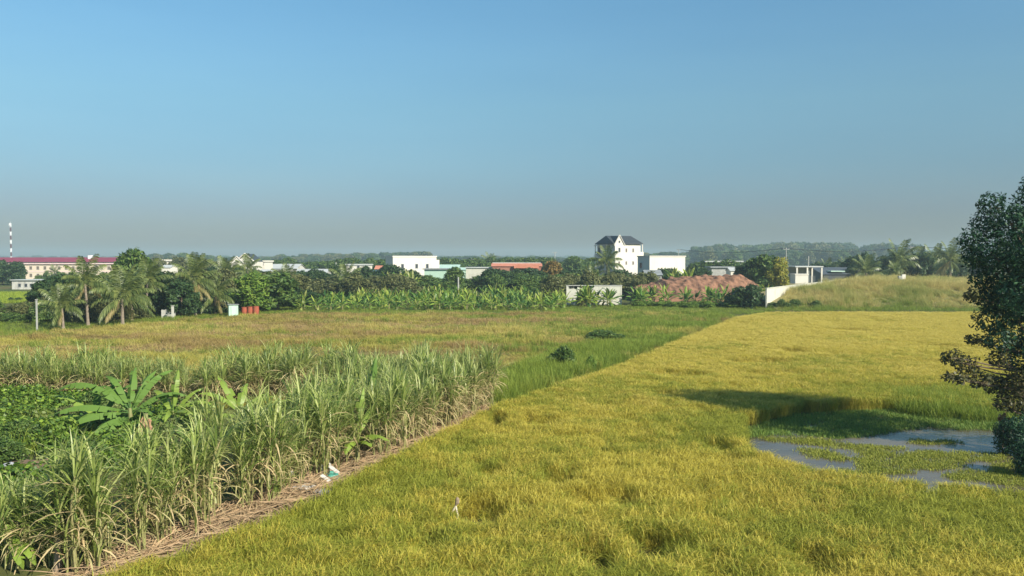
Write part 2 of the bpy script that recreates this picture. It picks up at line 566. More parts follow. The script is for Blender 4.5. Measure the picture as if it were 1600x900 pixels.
# ------------------------------------------------------------------ scatter: real instances on points, for what nobody could count
def scatter(name, pts, rot, scl, idx, protos, **props):
    me = bpy.data.meshes.new(name)
    n = len(pts)
    me.vertices.add(n)
    me.vertices.foreach_set('co', np.asarray(pts, dtype=np.float32).reshape(-1))
    a = me.attributes.new('rot', 'FLOAT_VECTOR', 'POINT')
    a.data.foreach_set('vector', np.asarray(rot, dtype=np.float32).reshape(-1))
    a = me.attributes.new('scl', 'FLOAT_VECTOR', 'POINT')
    a.data.foreach_set('vector', np.asarray(scl, dtype=np.float32).reshape(-1))
    a = me.attributes.new('idx', 'INT', 'POINT')
    a.data.foreach_set('value', np.asarray(idx, dtype=np.int32))
    me.update()
    o = obj(name, me, **props)
    ng = bpy.data.node_groups.new(name + '_scatter', 'GeometryNodeTree')
    ng.interface.new_socket('Geometry', in_out='INPUT', socket_type='NodeSocketGeometry')
    ng.interface.new_socket('Geometry', in_out='OUTPUT', socket_type='NodeSocketGeometry')
    N, L = ng.nodes, ng.links
    gi, go = N.new('NodeGroupInput'), N.new('NodeGroupOutput')
    iop = N.new('GeometryNodeInstanceOnPoints')
    jg = N.new('GeometryNodeJoinGeometry')
    for p in reversed(protos):          # a join lists its newest link first
        oi = N.new('GeometryNodeObjectInfo')
        oi.inputs['Object'].default_value = p
        oi.inputs['As Instance'].default_value = True
        L.new(oi.outputs['Geometry'], jg.inputs[0])

    def attr(nm, ty):
        k = N.new('GeometryNodeInputNamedAttribute')
        k.data_type = ty
        k.inputs['Name'].default_value = nm
        return k.outputs['Attribute']
    e2r = N.new('FunctionNodeEulerToRotation')
    L.new(attr('rot', 'FLOAT_VECTOR'), e2r.inputs[0])
    L.new(gi.outputs[0], iop.inputs['Points'])
    L.new(jg.outputs[0], iop.inputs['Instance'])
    iop.inputs['Pick Instance'].default_value = True
    L.new(attr('idx', 'INT'), iop.inputs['Instance Index'])
    L.new(e2r.outputs[0], iop.inputs['Rotation'])
    L.new(attr('scl', 'FLOAT_VECTOR'), iop.inputs['Scale'])
    L.new(iop.outputs[0], go.inputs[0])
    md = o.modifiers.new('scatter', 'NODES')
    md.node_group = ng
    return o


def proto(name, me):
    return bpy.data.objects.new(name, me)        # the pattern only; it is not in the scene itself


def points_in(pg, dens, seed, depth_fall=None, jitter=True):
    rs = np.random.RandomState(seed)
    xs = [p[0] for p in pg]
    ys = [p[1] for p in pg]
    x0, x1, y0, y1 = min(xs), max(xs), min(ys), max(ys)
    n = int((x1 - x0) * (y1 - y0) * dens)
    x = x0 + (x1 - x0) * rs.rand(n)
    y = y0 + (y1 - y0) * rs.rand(n)
    k = inside(x, y, pg)
    # keep to what a camera near the photograph's could see
    k &= (np.abs(x) < 0.72 * y + 9)
    if depth_fall:
        d0, d1, lo = depth_fall
        t = np.clip((y - d0) / (d1 - d0), 0, 1)
        k &= rs.rand(n) < 1 - (1 - lo) * t
    return x[k], y[k], rs


def tuft(seed, n, h, spread, width, lean=0.35, droop=0.9, segs=3, head=0.0, even=False):
    rd = random.Random(seed)
    b = MB()
    for i in range(n):
        a = rd.uniform(0, 2 * PI)
        r = spread * math.sqrt(rd.random())
        aa = rd.uniform(0, 2 * PI)
        hh = h * (rd.uniform(0.82, 1.04) if even else rd.uniform(0.65, 1.15))
        b.strip((math.cos(a) * r, math.sin(a) * r, 0), aa, PI / 2 - rd.uniform(0.02, lean), hh, width * rd.uniform(0.7, 1.3), droop * rd.uniform(0.4, 1.3), segs, rd.uniform(-0.8, 0.8))
        if head and rd.random() < head:
            # a bowed ear of grain on its own short stem
            b.strip((math.cos(a) * r, math.sin(a) * r, hh * 0.55), aa + rd.uniform(-1, 1), R(75), hh * 0.55, width * 2.0, 2.6, 4, 0.4)
    return b


# ================================================================== SETTING
# ---- the ground: one sheet out to the horizon
b = MB()
b.v = [(-2300, -60, 0), (2300, -60, 0), (2300, 2300, 0), (-2300, 2300, 0)]
b.face([0, 1, 2, 3])
b.build('ground', m_ground, kind='structure')


def sheet(name, pg, z, mat, kind='structure'):
    bb = MB()
    bb.v = [(x, y, z) for x, y in pg]
    bb.face(list(range(len(pg))))
    me = bb.mesh(name, mat)
    # make sure it faces up
    if me.polygons[0].normal.z < 0:
        me.flip_normals()
    return obj(name, me, kind=kind)


ZR = 0.62
near_l = at(120, 915, ZR)
RICE = [(near_l.x - 2.2, 13.0)] + poly([(165, 895), (300, 846), (430, 797), (552, 737), (690, 674), (760, 638), (796, 622), (880, 598), (960, 571), (1060, 531), (1150, 495), (1200, 487), (1400, 487), (1600, 487), (1750, 487)], ZR)
RICE += [(70, 60), (40, 13.0)]
POND = poly([(1153, 680), (1175, 664), (1240, 650), (1312, 643), (1408, 641), (1470, 645), (1540, 652), (1650, 660), (1790, 690)]) + poly([(1800, 800), (1700, 780), (1600, 766), (1500, 754), (1400, 744), (1290, 730), (1220, 713), (1168, 694)], ZR)
FALLOW = poly([(-340, 540), (-100, 528), (60, 521), (200, 511), (420, 492), (880, 491), (1000, 488), (1140, 491), (1146, 496), (1056, 533), (955, 575), (876, 602), (800, 630), (740, 640), (300, 640), (-340, 640)])
sheet('rice_paddy_bed', RICE, 0.004, m_paddysoil)
sheet('pond_water', POND, 0.012, m_water)

# ---- rice
RICE_P = [proto('rice_tuft', tuft(i, 60, 0.78, 0.27, 0.0095, 0.4, 1.7, 3, head=0.8, even=True).mesh('rice_tuft', m_rice)) for i in range(5)]
RICE_P += [proto('rice_tuft', tuft(10 + i, 60, 0.78, 0.27, 0.0095, 0.36, 1.5, 3, head=0.6, even=True).mesh('rice_tuft', m_ricelime)) for i in range(3)]
RICE_P += [proto('rice_tuft', tuft(14 + i, 60, 0.78, 0.27, 0.0095, 0.45, 1.7, 3, head=0.9, even=True).mesh('rice_tuft', m_ricepale)) for i in range(3)]
x, y, rs = points_in(RICE, 19, 11, (28, 85, 0.58))
k = ~inside(x, y, POND)
x, y = x[k], y[k]
n = len(x)
h = 0.9 + 0.04 * wob(x, y, 0.5, 3) + 0.02 * wob(x, y, 2.2, 4) + 0.035 * rs.randn(n)
# trampled and lodged hollows: (picture place, half width, half depth, height left)
GAPS = [(740, 808, 0.55, 1.0, 0.2), (778, 812, 0.35, 0.8, 0.25), (868, 756, 0.5, 0.9, 0.3), (890, 752, 0.3, 0.7, 0.3), (1243, 553, 0.9, 1.2, 0.3), (775, 662, 0.45, 1.3, 0.2), (1020, 862, 0.7, 1.0, 0.4), (935, 880, 0.5, 0.9, 0.4), (660, 860, 0.5, 0.8, 0.5),
        (960, 790, 0.7, 0.8, 0.5), (1120, 705, 0.6, 0.9, 0.5), (915, 792, 0.5, 0.7, 0.45), (1270, 890, 0.6, 0.8, 0.4), (760, 745, 0.5, 0.7, 0.55), (1060, 590, 1.4, 1.3, 0.5), (1190, 570, 2.2, 1.2, 0.55), (1330, 520, 2.0, 1.5, 0.5), (840, 665, 0.8, 1.0, 0.55)]
GAPS = [(*at(g[0], g[1], 0.3).xy, g[2], g[3], g[4]) for g in GAPS]
for i in range(110):
    yy_ = 14 + 84 * rs.rand() ** 1.3
    f_ = 1 + yy_ / 45
    GAPS.append(((rs.rand() * 1.5 - 0.75) * yy_, yy_, (0.2 + 0.5 * rs.rand()) * f_, (0.25 + 0.5 * rs.rand()) * f_, 0.76 + 0.2 * rs.rand()))
tilt = np.zeros(n)
keep = np.ones(n, bool)
for gi_, (gx, gy, ga, gb, gl) in enumerate(GAPS):
    q = ((x - gx) / ga) ** 2 + ((y - gy) / gb) ** 2
    if gi_ < 8:
        keep &= q > 0.42
    w = np.clip(1.5 - q, 0, 1)
    h = h * (1 - (1 - gl) * w)
    tilt = np.maximum(tilt, w * (1 - gl) * 0.9)
lodge = np.clip(wob(x, y, 0.5, 8) - 0.55, 0, 1) * 0.9 + tilt
lodge_az = 6.28 * (wob(x, y, 0.15, 9))
rot = np.stack([0.08 * rs.randn(n) + lodge * np.cos(lodge_az), 0.08 * rs.randn(n) + lodge * np.sin(lodge_az), rs.rand(n) * 6.28], 1)
wide = 1 + 0.6 * np.clip((y - 35) / 60, 0, 1)
# greener near the pond, at the right front and along the sugarcane edge
def soft(px, py, rx, ry):
    p_ = at(px, py, 0.7)
    return np.exp(-((x - p_.x) / rx) ** 2 - ((y - p_.y) / ry) ** 2)
gr = 0.33 + 0.55 * soft(1430, 800, 5.5, 3.5) + 0.5 * soft(1080, 650, 3, 3) + 0.6 * soft(1400, 612, 8, 4) + 0.35 * soft(470, 830, 2.5, 4) + 0.35 * soft(620, 760, 3, 4) + 0.3 * soft(620, 880, 2.5, 2) - 0.55 * np.clip((y - 40) / 28, 0, 1) + 0.32 * wob(x, y, 0.45, 77) + 0.2 * wob(x, y, 1.6, 78)
green = rs.rand(n) < gr
ripe = rs.rand(n) < np.clip((y - 27) / 38, 0, 1) * (1 + 0.35 * wob(x * 0.6, y, 0.4, 79))
idx = np.where(green, rs.randint(5, 8, n), np.where(ripe, rs.randint(8, 11, n), rs.randint(0, 5, n)))
x, y, rot, wide, h, idx = x[keep], y[keep], rot[keep], wide[keep], h[keep], idx[keep]
n = len(x)
scatter('rice_crop', np.stack([x, y, np.full(n, 0.004)], 1), rot, np.stack([wide, wide, h], 1), idx, RICE_P, kind='stuff')
print('rice', n)

# ---- fallow grass beyond the sugarcane
FAL_P = [proto('fallow_tuft', tuft(20 + i, 44, 0.5, 0.38, 0.017, 0.8, 1.5, 3).mesh('fallow_tuft', m_fallow)) for i in range(4)]
FAL_P += [proto('fallow_tuft', tuft(26 + i, 44, 0.5, 0.38, 0.017, 0.8, 1.5, 3).mesh('fallow_tuft', m_fallowpale)) for i in range(3)]
FAL_P += [proto('fallow_tuft', tuft(36 + i, 44, 0.55, 0.38, 0.017, 0.8, 1.5, 3).mesh('fallow_tuft', m_lush)) for i in range(3)]
FAL_P += [proto('fallow_tuft', tuft(46 + i, 44, 0.45, 0.38, 0.017, 0.9, 1.5, 3).mesh('fallow_tuft', m_fallowred)) for i in range(2)]
x, y, rs = points_in(FALLOW, 7.0, 12, (50, 112, 0.55))
n = len(x)
clump = np.clip(wob(x, y, 0.8, 18) + 0.5 * wob(x, y, 2.0, 19), 0, 1)
h = 0.6 + 0.35 * wob(x, y, 0.25, 13) + 0.9 * clump + 0.12 * rs.randn(n)
h = np.clip(h, 0.22, 1.8)
wide = 1 + 0.5 * np.clip((y - 45) / 60, 0, 1)
px_ = 800 + 1200 * x / y
pale = 0.16 + 0.7 * wob(x * 0.5, y, 0.32, 16)
lushp = -0.04 + 0.55 * wob(x * 0.6, y, 0.4, 17) + np.clip((px_ - 640) / 500, 0, 0.75)
u = rs.rand(n)
idx = np.where(u < lushp, rs.randint(7, 10, n), np.where(u < lushp + pale, rs.randint(4, 7, n), rs.randint(0, 4, n)))
redp = np.zeros(n)
for (px, py, rx, ry) in [(600, 505, 17, 6), (420, 508, 9, 4), (720, 500, 9, 4), (300, 520, 7, 4), (480, 520, 8, 3), (150, 540, 8, 3), (690, 540, 5, 3), (560, 545, 6, 2.5), (40, 545, 6, 3), (850, 498, 8, 3), (330, 505, 7, 3)]:
    p_ = at(px, py, 0.3)
    redp = np.maximum(redp, np.exp(-(((x - p_.x) / rx) ** 2 + ((y - p_.y) / ry) ** 2) * 1.3))
redp = 0.85 * redp * (0.75 + 0.5 * wob(x * 0.6, y, 0.7, 29))
idx = np.where(rs.rand(n) < redp, rs.randint(10, 12, n), idx)
scatter('fallow_grass', np.stack([x, y, np.zeros(n)], 1), np.stack([0.1 * rs.randn(n), 0.1 * rs.randn(n), rs.rand(n) * 6.28], 1), np.stack([wide, wide, h], 1), idx, FAL_P, kind='stuff')
print('fallow', n)

# ---- lush green grass between the fallow land and the rice, and along the back of the field
LUSH = [proto('lush_tuft', tuft(40 + i, 50, 0.75, 0.4, 0.017, 0.8, 1.8, 3).mesh('lush_tuft', m_lush)) for i in range(4)]
LUSH_AREAS = [
    (poly([(770, 645), (778, 600), (830, 568), (880, 550), (960, 543), (1010, 540), (1056, 531), (955, 574), (876, 602), (800, 630)]), 11, 1.15),
    (poly([(900, 520), (1040, 498), (1146, 492), (1056, 531), (1000, 541)]), 3.0, 0.8),
    (poly([(400, 492), (900, 492), (1200, 492), (1205, 478), (420, 478), (60, 500), (60, 520), (200, 511)]), 2.0, 0.5),
    (poly([(1400, 630), (1470, 620), (1560, 626), (1600, 650), (1600, 664), (1540, 660), (1470, 655), (1410, 648)]), 16, 1.1),
    (poly([(-120, 512), (60, 505), (60, 522), (-120, 534)]), 1.5, 0.7),
    (poly([(1200, 487), (1900, 487), (1900, 478), (1200, 478)]), 2.0, 0.9),
]
PX, PR, PS, PI_ = [], [], [], []
for j, (pg, dens, sc) in enumerate(LUSH_AREAS):
    x, y, rs = points_in(pg, dens, 50 + j)
    n = len(x)
    h = sc * np.clip(0.85 + 0.45 * wob(x, y, 0.5, 51) + 0.12 * rs.randn(n), 0.35, 1.6)
    PX.append(np.stack([x, y, np.zeros(n)], 1))
    PR.append(np.stack([0.1 * rs.randn(n), 0.1 * rs.randn(n), rs.rand(n) * 6.28], 1))
    PS.append(np.stack([np.ones(n), np.ones(n), h], 1))
    PI_.append(rs.randint(0, 4, n))
scatter('green_grass', np.concatenate(PX), np.concatenate(PR), np.concatenate(PS), np.concatenate(PI_), LUSH, kind='stuff')

# ---- grass mat and weed floating in the pond
PG = [proto('pond_tuft', tuft(60 + i, 44, 0.16, 0.3, 0.02, 1.2, 1.2, 2).mesh('pond_tuft', m_pondgrass)) for i in range(3)]
x, y, rs = points_in(poly([(1158, 684), (1178, 666), (1240, 650), (1312, 643), (1408, 641), (1540, 655), (1600, 662), (1620, 672), (1500, 672), (1440, 668), (1390, 676), (1320, 687), (1260, 683), (1200, 680)]), 22, 61)
n = len(x)
scatter('pond_grass', np.stack([x, y, np.full(n, 0.012)], 1), np.stack([np.zeros(n), np.zeros(n), rs.rand(n) * 6.28], 1), np.stack([np.ones(n)] * 2 + [0.6 + 0.7 * rs.rand(n)], 1), rs.randint(0, 3, n), PG, kind='stuff')
PW = [proto('weed_tuft', tuft(70 + i, 44, 0.09, 0.3, 0.022, 1.4, 0.8, 2).mesh('weed_tuft', m_algae)) for i in range(3)]
PX, PY = [], []
for j, pg in enumerate([[(1235, 684), (1300, 688), (1345, 697), (1420, 699), (1400, 704), (1320, 703), (1270, 696)], [(1395, 712), (1440, 706), (1510, 708), (1515, 722), (1480, 734), (1420, 735)], [(1525, 708), (1580, 712), (1570, 722), (1530, 720)],
                       [(1545, 728), (1620, 720), (1660, 770), (1560, 756)], [(1300, 735), (1390, 738), (1380, 748), (1300, 738)], [(1340, 702), (1400, 706), (1395, 716), (1330, 712)], [(1180, 684), (1240, 686), (1262, 694), (1210, 690)], [(1430, 688), (1500, 690), (1490, 696), (1420, 694)], [(1490, 735), (1560, 738), (1560, 756), (1480, 750)], [(1340, 716), (1400, 716), (1420, 742), (1350, 738)], [(1240, 700), (1300, 706), (1330, 722), (1270, 716)]]):
    x, y, rs = points_in(poly(pg), 34, 80 + j)
    PX.append(x)
    PY.append(y)
x, y = np.concatenate(PX), np.concatenate(PY)
kk = inside(x, y, POND)
x, y = x[kk], y[kk]
n = len(x)
rs = np.random.RandomState(4)
scatter('pond_weed', np.stack([x, y, np.full(n, 0.012)], 1), np.stack([np.zeros(n), np.zeros(n), rs.rand(n) * 6.28], 1), np.stack([np.ones(n)] * 2 + [0.6 + 0.7 * rs.rand(n)], 1), rs.randint(0, 3, n), PW, kind='stuff')

def blob_poly(pts, seed, z=0.0):
    r_ = random.Random(seed)
    pg = poly(pts, z)
    out_ = []
    for q_ in range(len(pg)):
        a_, b_ = pg[q_], pg[(q_ + 1) % len(pg)]
        for w_ in (0, 0.25, 0.5, 0.75):
            out_.append((a_[0] + (b_[0] - a_[0]) * w_ + r_.uniform(-0.16, 0.16), a_[1] + (b_[1] - a_[1]) * w_ + r_.uniform(-0.16, 0.16)))
    return out_


# ---- earth strip with straw along the foot of the sugarcane
EDGE = [at(*p) for p in [(90, 935), (165, 893), (300, 838), (430, 783), (560, 730), (700, 670), (772, 634)]]   # foot of the sugarcane
EDGE[0] = Vector((EDGE[0].x, EDGE[0].y, 0))
strip = [(p.x - 0.9, p.y + 0.5) for p in EDGE] + [(p.x + 0.95, p.y - 0.3) for p in reversed(EDGE)]
sheet('bare_earth_strip', strip, 0.006, m_soil)
rd = random.Random(5)


def straw_bundle(seed):
    r_ = random.Random(seed)
    bb = MB()
    for i in range(12):
        a = r_.gauss(0, 0.5) + (PI if r_.random() < 0.5 else 0)
        bb.strip((r_.uniform(-0.3, 0.3), r_.uniform(-0.25, 0.25), r_.uniform(0.01, 0.1)), a, r_.uniform(-0.05, 0.25), r_.uniform(0.4, 1.1), r_.uniform(0.02, 0.045), r_.uniform(0, 0.5), 3, r_.uniform(-1, 1))
    return bb.mesh('straw_bundle', m_straw)


ST_P = [proto('straw_bundle', straw_bundle(i)) for i in range(4)]
P, A = [], []
for i in range(len(EDGE) - 1):
    a, c = EDGE[i], EDGE[i + 1]
    L_ = (c - a).length
    az = math.atan2(c.y - a.y, c.x - a.x)
    for j in range(int(L_ * 16)):
        q = a.lerp(c, rd.random())
        off = rd.gauss(0.05, 0.42)
        P.append((q.x + off * math.sin(az), q.y - off * math.cos(az), 0.01 + 0.03 * rd.random()))
        A.append(az + rd.gauss(0, 0.45))
n = len(P)
rs = np.random.RandomState(6)
scatter('straw_litter', P, np.stack([np.zeros(n), np.zeros(n), np.array(A)], 1), np.stack([0.8 + 0.5 * rs.rand(n)] * 3, 1), rs.randint(0, 4, n), ST_P, kind='stuff')

# ---- the earth under the vines, and the vines
VINE = poly([(-160, 610), (120, 605), (270, 612), (330, 640), (290, 672), (230, 700), (160, 726), (130, 760), (-160, 770)], 0.3)
sheet('damp_earth_patch', VINE, 0.005, m_darksoil)


def vine_clump(seed):
    rs_ = np.random.RandomState(seed)
    C, U, V = leaf_cloud(rs_, [(0, 0, 0.12, 0.5, 0.6)], 520, 0.062, 0.5, 0.1, 0.7)
    return quads_mesh('vine_clump', C, U, V, m_vine)


V_P = [proto('vine_clump', vine_clump(i)) for i in range(4)]
x, y, rs = points_in(VINE, 5.5, 21)
hh = 0.42 + 0.45 * wob(x, y, 0.55, 22) + 0.35 * wob(x, y, 1.3, 24)
hp = at(35, 742)
k = (hh > 0.02) & (((x - hp.x) / 1.9) ** 2 + ((y - hp.y + 0.5) / 1.7) ** 2 > 1)
x, y, hh = x[k], y[k], hh[k]
# further low leaves on a lifted surface so the mounds are full
n = len(x)
z = np.clip(hh, 0, 1.1)
scatter('vine_cover', np.stack([x, y, z * 0.75], 1), np.stack([0.2 * rs.randn(n), 0.2 * rs.randn(n), rs.rand(n) * 6.28], 1), np.stack([0.8 + 0.5 * rs.rand(n)] * 3, 1), rs.randint(0, 4, n), V_P, kind='stuff')


VW = [proto('vine_weed', tuft(120 + i, 26, 1.0, 0.35, 0.02, 0.6, 1.8, 4).mesh('vine_weed', m_lush)) for i in range(3)]
x, y, rs = points_in(VINE, 1.6, 23)
k = ((x - hp.x) / 2.0) ** 2 + ((y - hp.y + 0.5) / 1.8) ** 2 > 1
x, y = x[k], y[k]
n = len(x)
scatter('weeds_among_vines', np.stack([x, y, np.zeros(n)], 1), np.stack([0.1 * rs.randn(n), 0.1 * rs.randn(n), rs.rand(n) * 6.28], 1), np.stack([np.ones(n)] * 2 + [0.6 + 0.6 * rs.rand(n)], 1), rs.randint(0, 3, n), VW, kind='stuff')


# ================================================================== SUGARCANE
def cane_stalk_parts(rd, h, lean, az):
    """returns stalk path, crown builder and dry leaf builder for one stalk standing at the local origin"""
    top = Vector((math.cos(az) * math.sin(lean) * h, math.sin(az) * math.sin(lean) * h, h * math.cos(lean)))
    mid = top * 0.5 + Vector((math.cos(az), math.sin(az), 0)) * (-0.05 * h)
    return [Vector((0, 0, 0)), mid, top]


def cane_crown(bb, base, rd, L, n):
    for i in range(n):
        t = i / max(1, n - 1)
        z = -0.45 * t
        bb.strip((base[0], base[1], base[2] + z), rd.uniform(0, 2 * PI), R(88 - 46 * t + rd.uniform(-8, 8)), L * rd.uniform(0.75, 1.15), 0.048 * rd.uniform(0.8, 1.2), rd.uniform(0.5, 2.6), 6, rd.uniform(-0.7, 0.7))


def cane_dry(bb, path, rd, n):
    for i in range(n):
        t = rd.uniform(0.3, 0.92)
        p = path[0].lerp(path[2], t)
        bb.strip(p, rd.uniform(0, 2 * PI), R(rd.uniform(-20, 45)), rd.uniform(0.5, 1.1), 0.045, rd.uniform(1.4, 2.4), 4, rd.uniform(-1.2, 1.2))


class CaneKind:
    def __init__(self, seed, hmul=1.0, dry=6, split=True):
        rd = random.Random(seed)
        self.stalks = []
        jd = MB()
        js, jc = MB(), MB()
        for i in range(rd.randint(6, 8)):
            a = rd.uniform(0, 2 * PI)
            r = 0.32 * math.sqrt(rd.random())
            o = Vector((math.cos(a) * r, math.sin(a) * r, 0))
            h = rd.uniform(1.35, 2.05) * hmul
            path = [p + o for p in cane_stalk_parts(rd, h, abs(rd.gauss(0, 0.13)), rd.uniform(0, 2 * PI))]
            s, c = (MB(), MB()) if split else (js, jc)
            s.tube(path, [0.024, 0.022, 0.016], 6)
            cane_crown(c, path[2], rd, 1.2 * hmul, rd.randint(14, 18))
            cane_dry(jd, path, rd, dry)
            # green blades lower down
            for q in range(8):
                t = rd.uniform(0.05, 0.75)
                c.strip(path[0].lerp(path[2], t), rd.uniform(0, 2 * PI), R(rd.uniform(50, 80)), rd.uniform(0.7, 1.1) * hmul, 0.045, rd.uniform(0.8, 2.2), 5, rd.uniform(-0.7, 0.7))
            if split:
                self.stalks.append((s.mesh('stalk', m_canestalk), c.mesh('leaf_crown', m_caneleaf)))
        if not split:
            self.stalks.append((js.mesh('stalk', m_canestalk), jc.mesh('leaf_crown', m_caneleaf)))
        self.dry = jd.mesh('dry_leaves', m_canedry)
        self.split = split


CANE_NEAR = [CaneKind(100 + i, 1.05, 9) for i in range(6)]
CANE_DRY = [CaneKind(120 + i, 1.0, 20) for i in range(4)]
CANE_BACK = [CaneKind(140 + i, 0.98, 20, split=False) for i in range(6)]
CANE_YOUNG = [CaneKind(160 + i, 0.72, 4, split=False) for i in range(4)]


def place_cane(kind, x, y, rz, sc, label, group):
    t = thing('sugarcane_clump', label, 'sugarcane', (x, y, 0), rz, group, sc)
    for (s, c) in kind.stalks:
        so = obj('stalk', s, t)
        co = obj('leaf_crown', c, so if kind.split else t)
        co['kind'] = 'stuff'
        if not kind.split:
            so['kind'] = 'stuff'
    d = obj('dry_leaves', kind.dry, t)
    d['kind'] = 'stuff'


rd = random.Random(77)
Ln = [0]
for i in range(len(EDGE) - 1):
    Ln.append(Ln[-1] + (EDGE[i + 1] - EDGE[i]).length)


def along(s):
    for i in range(len(EDGE) - 1):
        if s <= Ln[i + 1] or i == len(EDGE) - 2:
            t = (s - Ln[i]) / (Ln[i + 1] - Ln[i])
            a, c = EDGE[i], EDGE[i + 1]
            d = (c - a).normalized()
            return a.lerp(c, t), d


s = 1.2
placed = 0
while s < Ln[-1]:
    p, d = along(s)
    frac = s / Ln[-1]
    rows = 2 + int(5 * max(0, frac - 0.12))
    for r_ in range(rows):
        off = 0.25 + r_ * 0.95 + rd.uniform(-0.2, 0.2)
        q = p + Vector((-d.y, d.x, 0)) * off + d * rd.uniform(-0.3, 0.3)
        if r_ > 0 and rd.random() < 0.08:
            continue
        if q.y > 36.5:
            continue
        dryish = (0.62 < frac < 0.93 and r_ < 2)
        kind = rd.choice(CANE_DRY if dryish else CANE_NEAR if r_ < 3 else CANE_BACK)
        lab = ('sugarcane clump with many dry tan leaves on the edge facing the rice' if dryish else
               'tall green sugarcane clump at the ' + ('near end of the straw strip, by the wooden stake' if frac < 0.2 else 'straw strip, between the stake and the plastic litter' if frac < 0.42 else 'straw strip near the plastic litter and young banana' if frac < 0.66 else 'far end of the straw strip, by the lush grass') if r_ < 2 else
               'sugarcane clump inside the stand behind the front row, ' + ('left of the plastic litter' if frac < 0.45 else 'beyond the plastic litter'))
        grp = 'sugarcane along the straw strip' if r_ < 2 else 'sugarcane inside the stand'
        if dryish:
            grp = 'dry-leaved sugarcane on the rice edge'
        place_cane(kind, q.x, q.y, rd.uniform(0, 6.28), rd.uniform(0.76, 1.14), lab, grp)
        placed += 1
    s += 0.9
print('cane front', placed)
xx = -29.0
while xx < -1.2:
    for r_ in range(3):
        yy = 36.2 + r_ * 1.1 + rd.uniform(-0.3, 0.3) + 0.4 * math.sin(xx * 0.5)
        if r_ == 0 and rd.random() < 0.15:
            continue
        place_cane(rd.choice(CANE_BACK), xx + rd.uniform(-0.3, 0.3), yy, rd.uniform(0, 6.28), rd.uniform(0.8, 1.12) * (0.92 if xx < -14 else 1.0),
                   'back row sugarcane clump ' + ('at the left edge, behind the vines' if xx < -20 else 'behind the large spreading banana plant' if xx < -13.5 else 'before the fallow field, left of centre' if xx < -7 else 'at the right end, close to the lush grass'), 'sugarcane back row')
    xx += 0.86
for i in range(26):
    p = at(rd.uniform(-60, 165), rd.uniform(800, 890), 0)
    place_cane(rd.choice(CANE_YOUNG), p.x, p.y, rd.uniform(0, 6.28), max(0.45, zat(748, p.y) / 2.0) * rd.uniform(0.85, 1.1), 'short young sugarcane clump at the near left end of the stand', 'young sugarcane at lower left')


# ================================================================== BANANAS
def banana_leaf(bb, base, az, elev, L, Wd, droop, rd, petiole=0.22, segs=9, tear=0.25, fold=0.35):
    p = Vector(base)
    ca, sa = math.cos(az), math.sin(az)
    side = Vector((-sa, ca, 0))
    e = elev
    st = L * (1 + petiole) / (segs + 2)
    mid = [p.copy()]
    ups = []
    for i in range(segs + 2):
        t = i / (segs + 1)
        d = Vector((ca * math.cos(e), sa * math.cos(e), math.sin(e)))
        p = p + d * st
        mid.append(p.copy())
        e -= droop / (segs + 2) * (0.3 + 1.4 * t)
    n0 = 2
    bb.tube(mid[:n0 + 1] + [mid[segs]], [0.035, 0.03, 0.022, 0.008], 4)
    def wd(t):
        return Wd * 0.5 * max(0.03, math.sin(PI * min(1, (t * 0.93 + 0.07)) ** 0.8) ** 0.6)
    m0 = len(bb.v)
    bb.v += [tuple(mid[i]) for i in range(n0, segs + 3)]
    nn = segs + 2 - n0
    for sgn in (1, -1):
        off = side * sgn

        def edge(i, f, sh):
            k = min(i, segs + 1)
            up = (mid[k + 1] - mid[k]).cross(side).normalized()
            if up.z < 0:
                up = -up
            w = wd((i - n0) / nn) * (0.12 if i == segs + 2 else 1)
            return tuple(mid[i] + off * (w * math.cos(f)) - up * (w * math.sin(f)) + (mid[k + 1] - mid[k]) * sh)
        f = fold + rd.uniform(-tear, tear) * 0.5
        sh = 0.25
        bb.v.append(edge(n0, f, sh))
        last = len(bb.v) - 1
        for i in range(n0, segs + 2):
            bb.v.append(edge(i + 1, f, sh))
            bb.face([m0 + i - n0, m0 + i - n0 + 1, len(bb.v) - 1, last])
            last = len(bb.v) - 1
            if rd.random() < tear * 1.6 and i < segs + 1:     # a tear: the next strip hangs differently
                f = fold + rd.uniform(-0.2, 1.6 * tear + 0.1)
                sh = rd.uniform(0, 0.6)
                bb.v.append(edge(i + 1, f, sh))
                last = len(bb.v) - 1


def banana_crown_specs(rd, n, L, Wd, h):
    out = []
    for i in range(n):
        t = i / max(1, n - 1)
        out.append((rd.uniform(-0.2, 0.2) + i * 2.4, R(82 - 72 * t + rd.uniform(-12, 12)), L * rd.uniform(0.8, 1.15), Wd * rd.uniform(0.85, 1.15), rd.uniform(0.7, 1.9) * (0.6 + 0.8 * t), h - 0.45 * t))
    return out


class BananaKind:
    def __init__(self, seed, h, n, L, Wd, mat=None):
        rd = random.Random(seed)
        s, c = MB(), MB()
        s.tube([(0, 0, 0), (0.03, 0, h * 0.5), (0.02, 0.03, h)], [0.13, 0.1, 0.06], 7)
        for (az, el, L_, w, dr, z) in banana_crown_specs(rd, n, L, Wd, h):
            banana_leaf(c, (0.02, 0.03, z), az, el, L_, w, dr, rd, segs=5)
        self.stem = s.mesh('stem', m_bstem)
        self.crown = c.mesh('leaf_crown', mat or m_banana)


m_bananamix = leaf_mat('yellow_green_banana_leaf', [(0.10, 0.19, 0.025), (0.20, 0.32, 0.04), (0.33, 0.42, 0.06), (0.27, 0.27, 0.08)], 0.4, 0.45, spec=0.4)
BAN = [BananaKind(200 + i, 0.85 + 0.2 * (i % 3), 10 + i % 3, 1.65, 0.46, m_bananamix if i in (2, 5, 7) else m_bananabig if i in (1, 6) else m_banana) for i in range(8)]


def place_banana(kind, x, y, rz, sc, label, group):
    t = thing('banana_plant', label, 'banana plant', (x, y, 0), rz, group, sc)
    obj('stem', kind.stem, t)
    obj('leaf_crown', kind.crown, t)


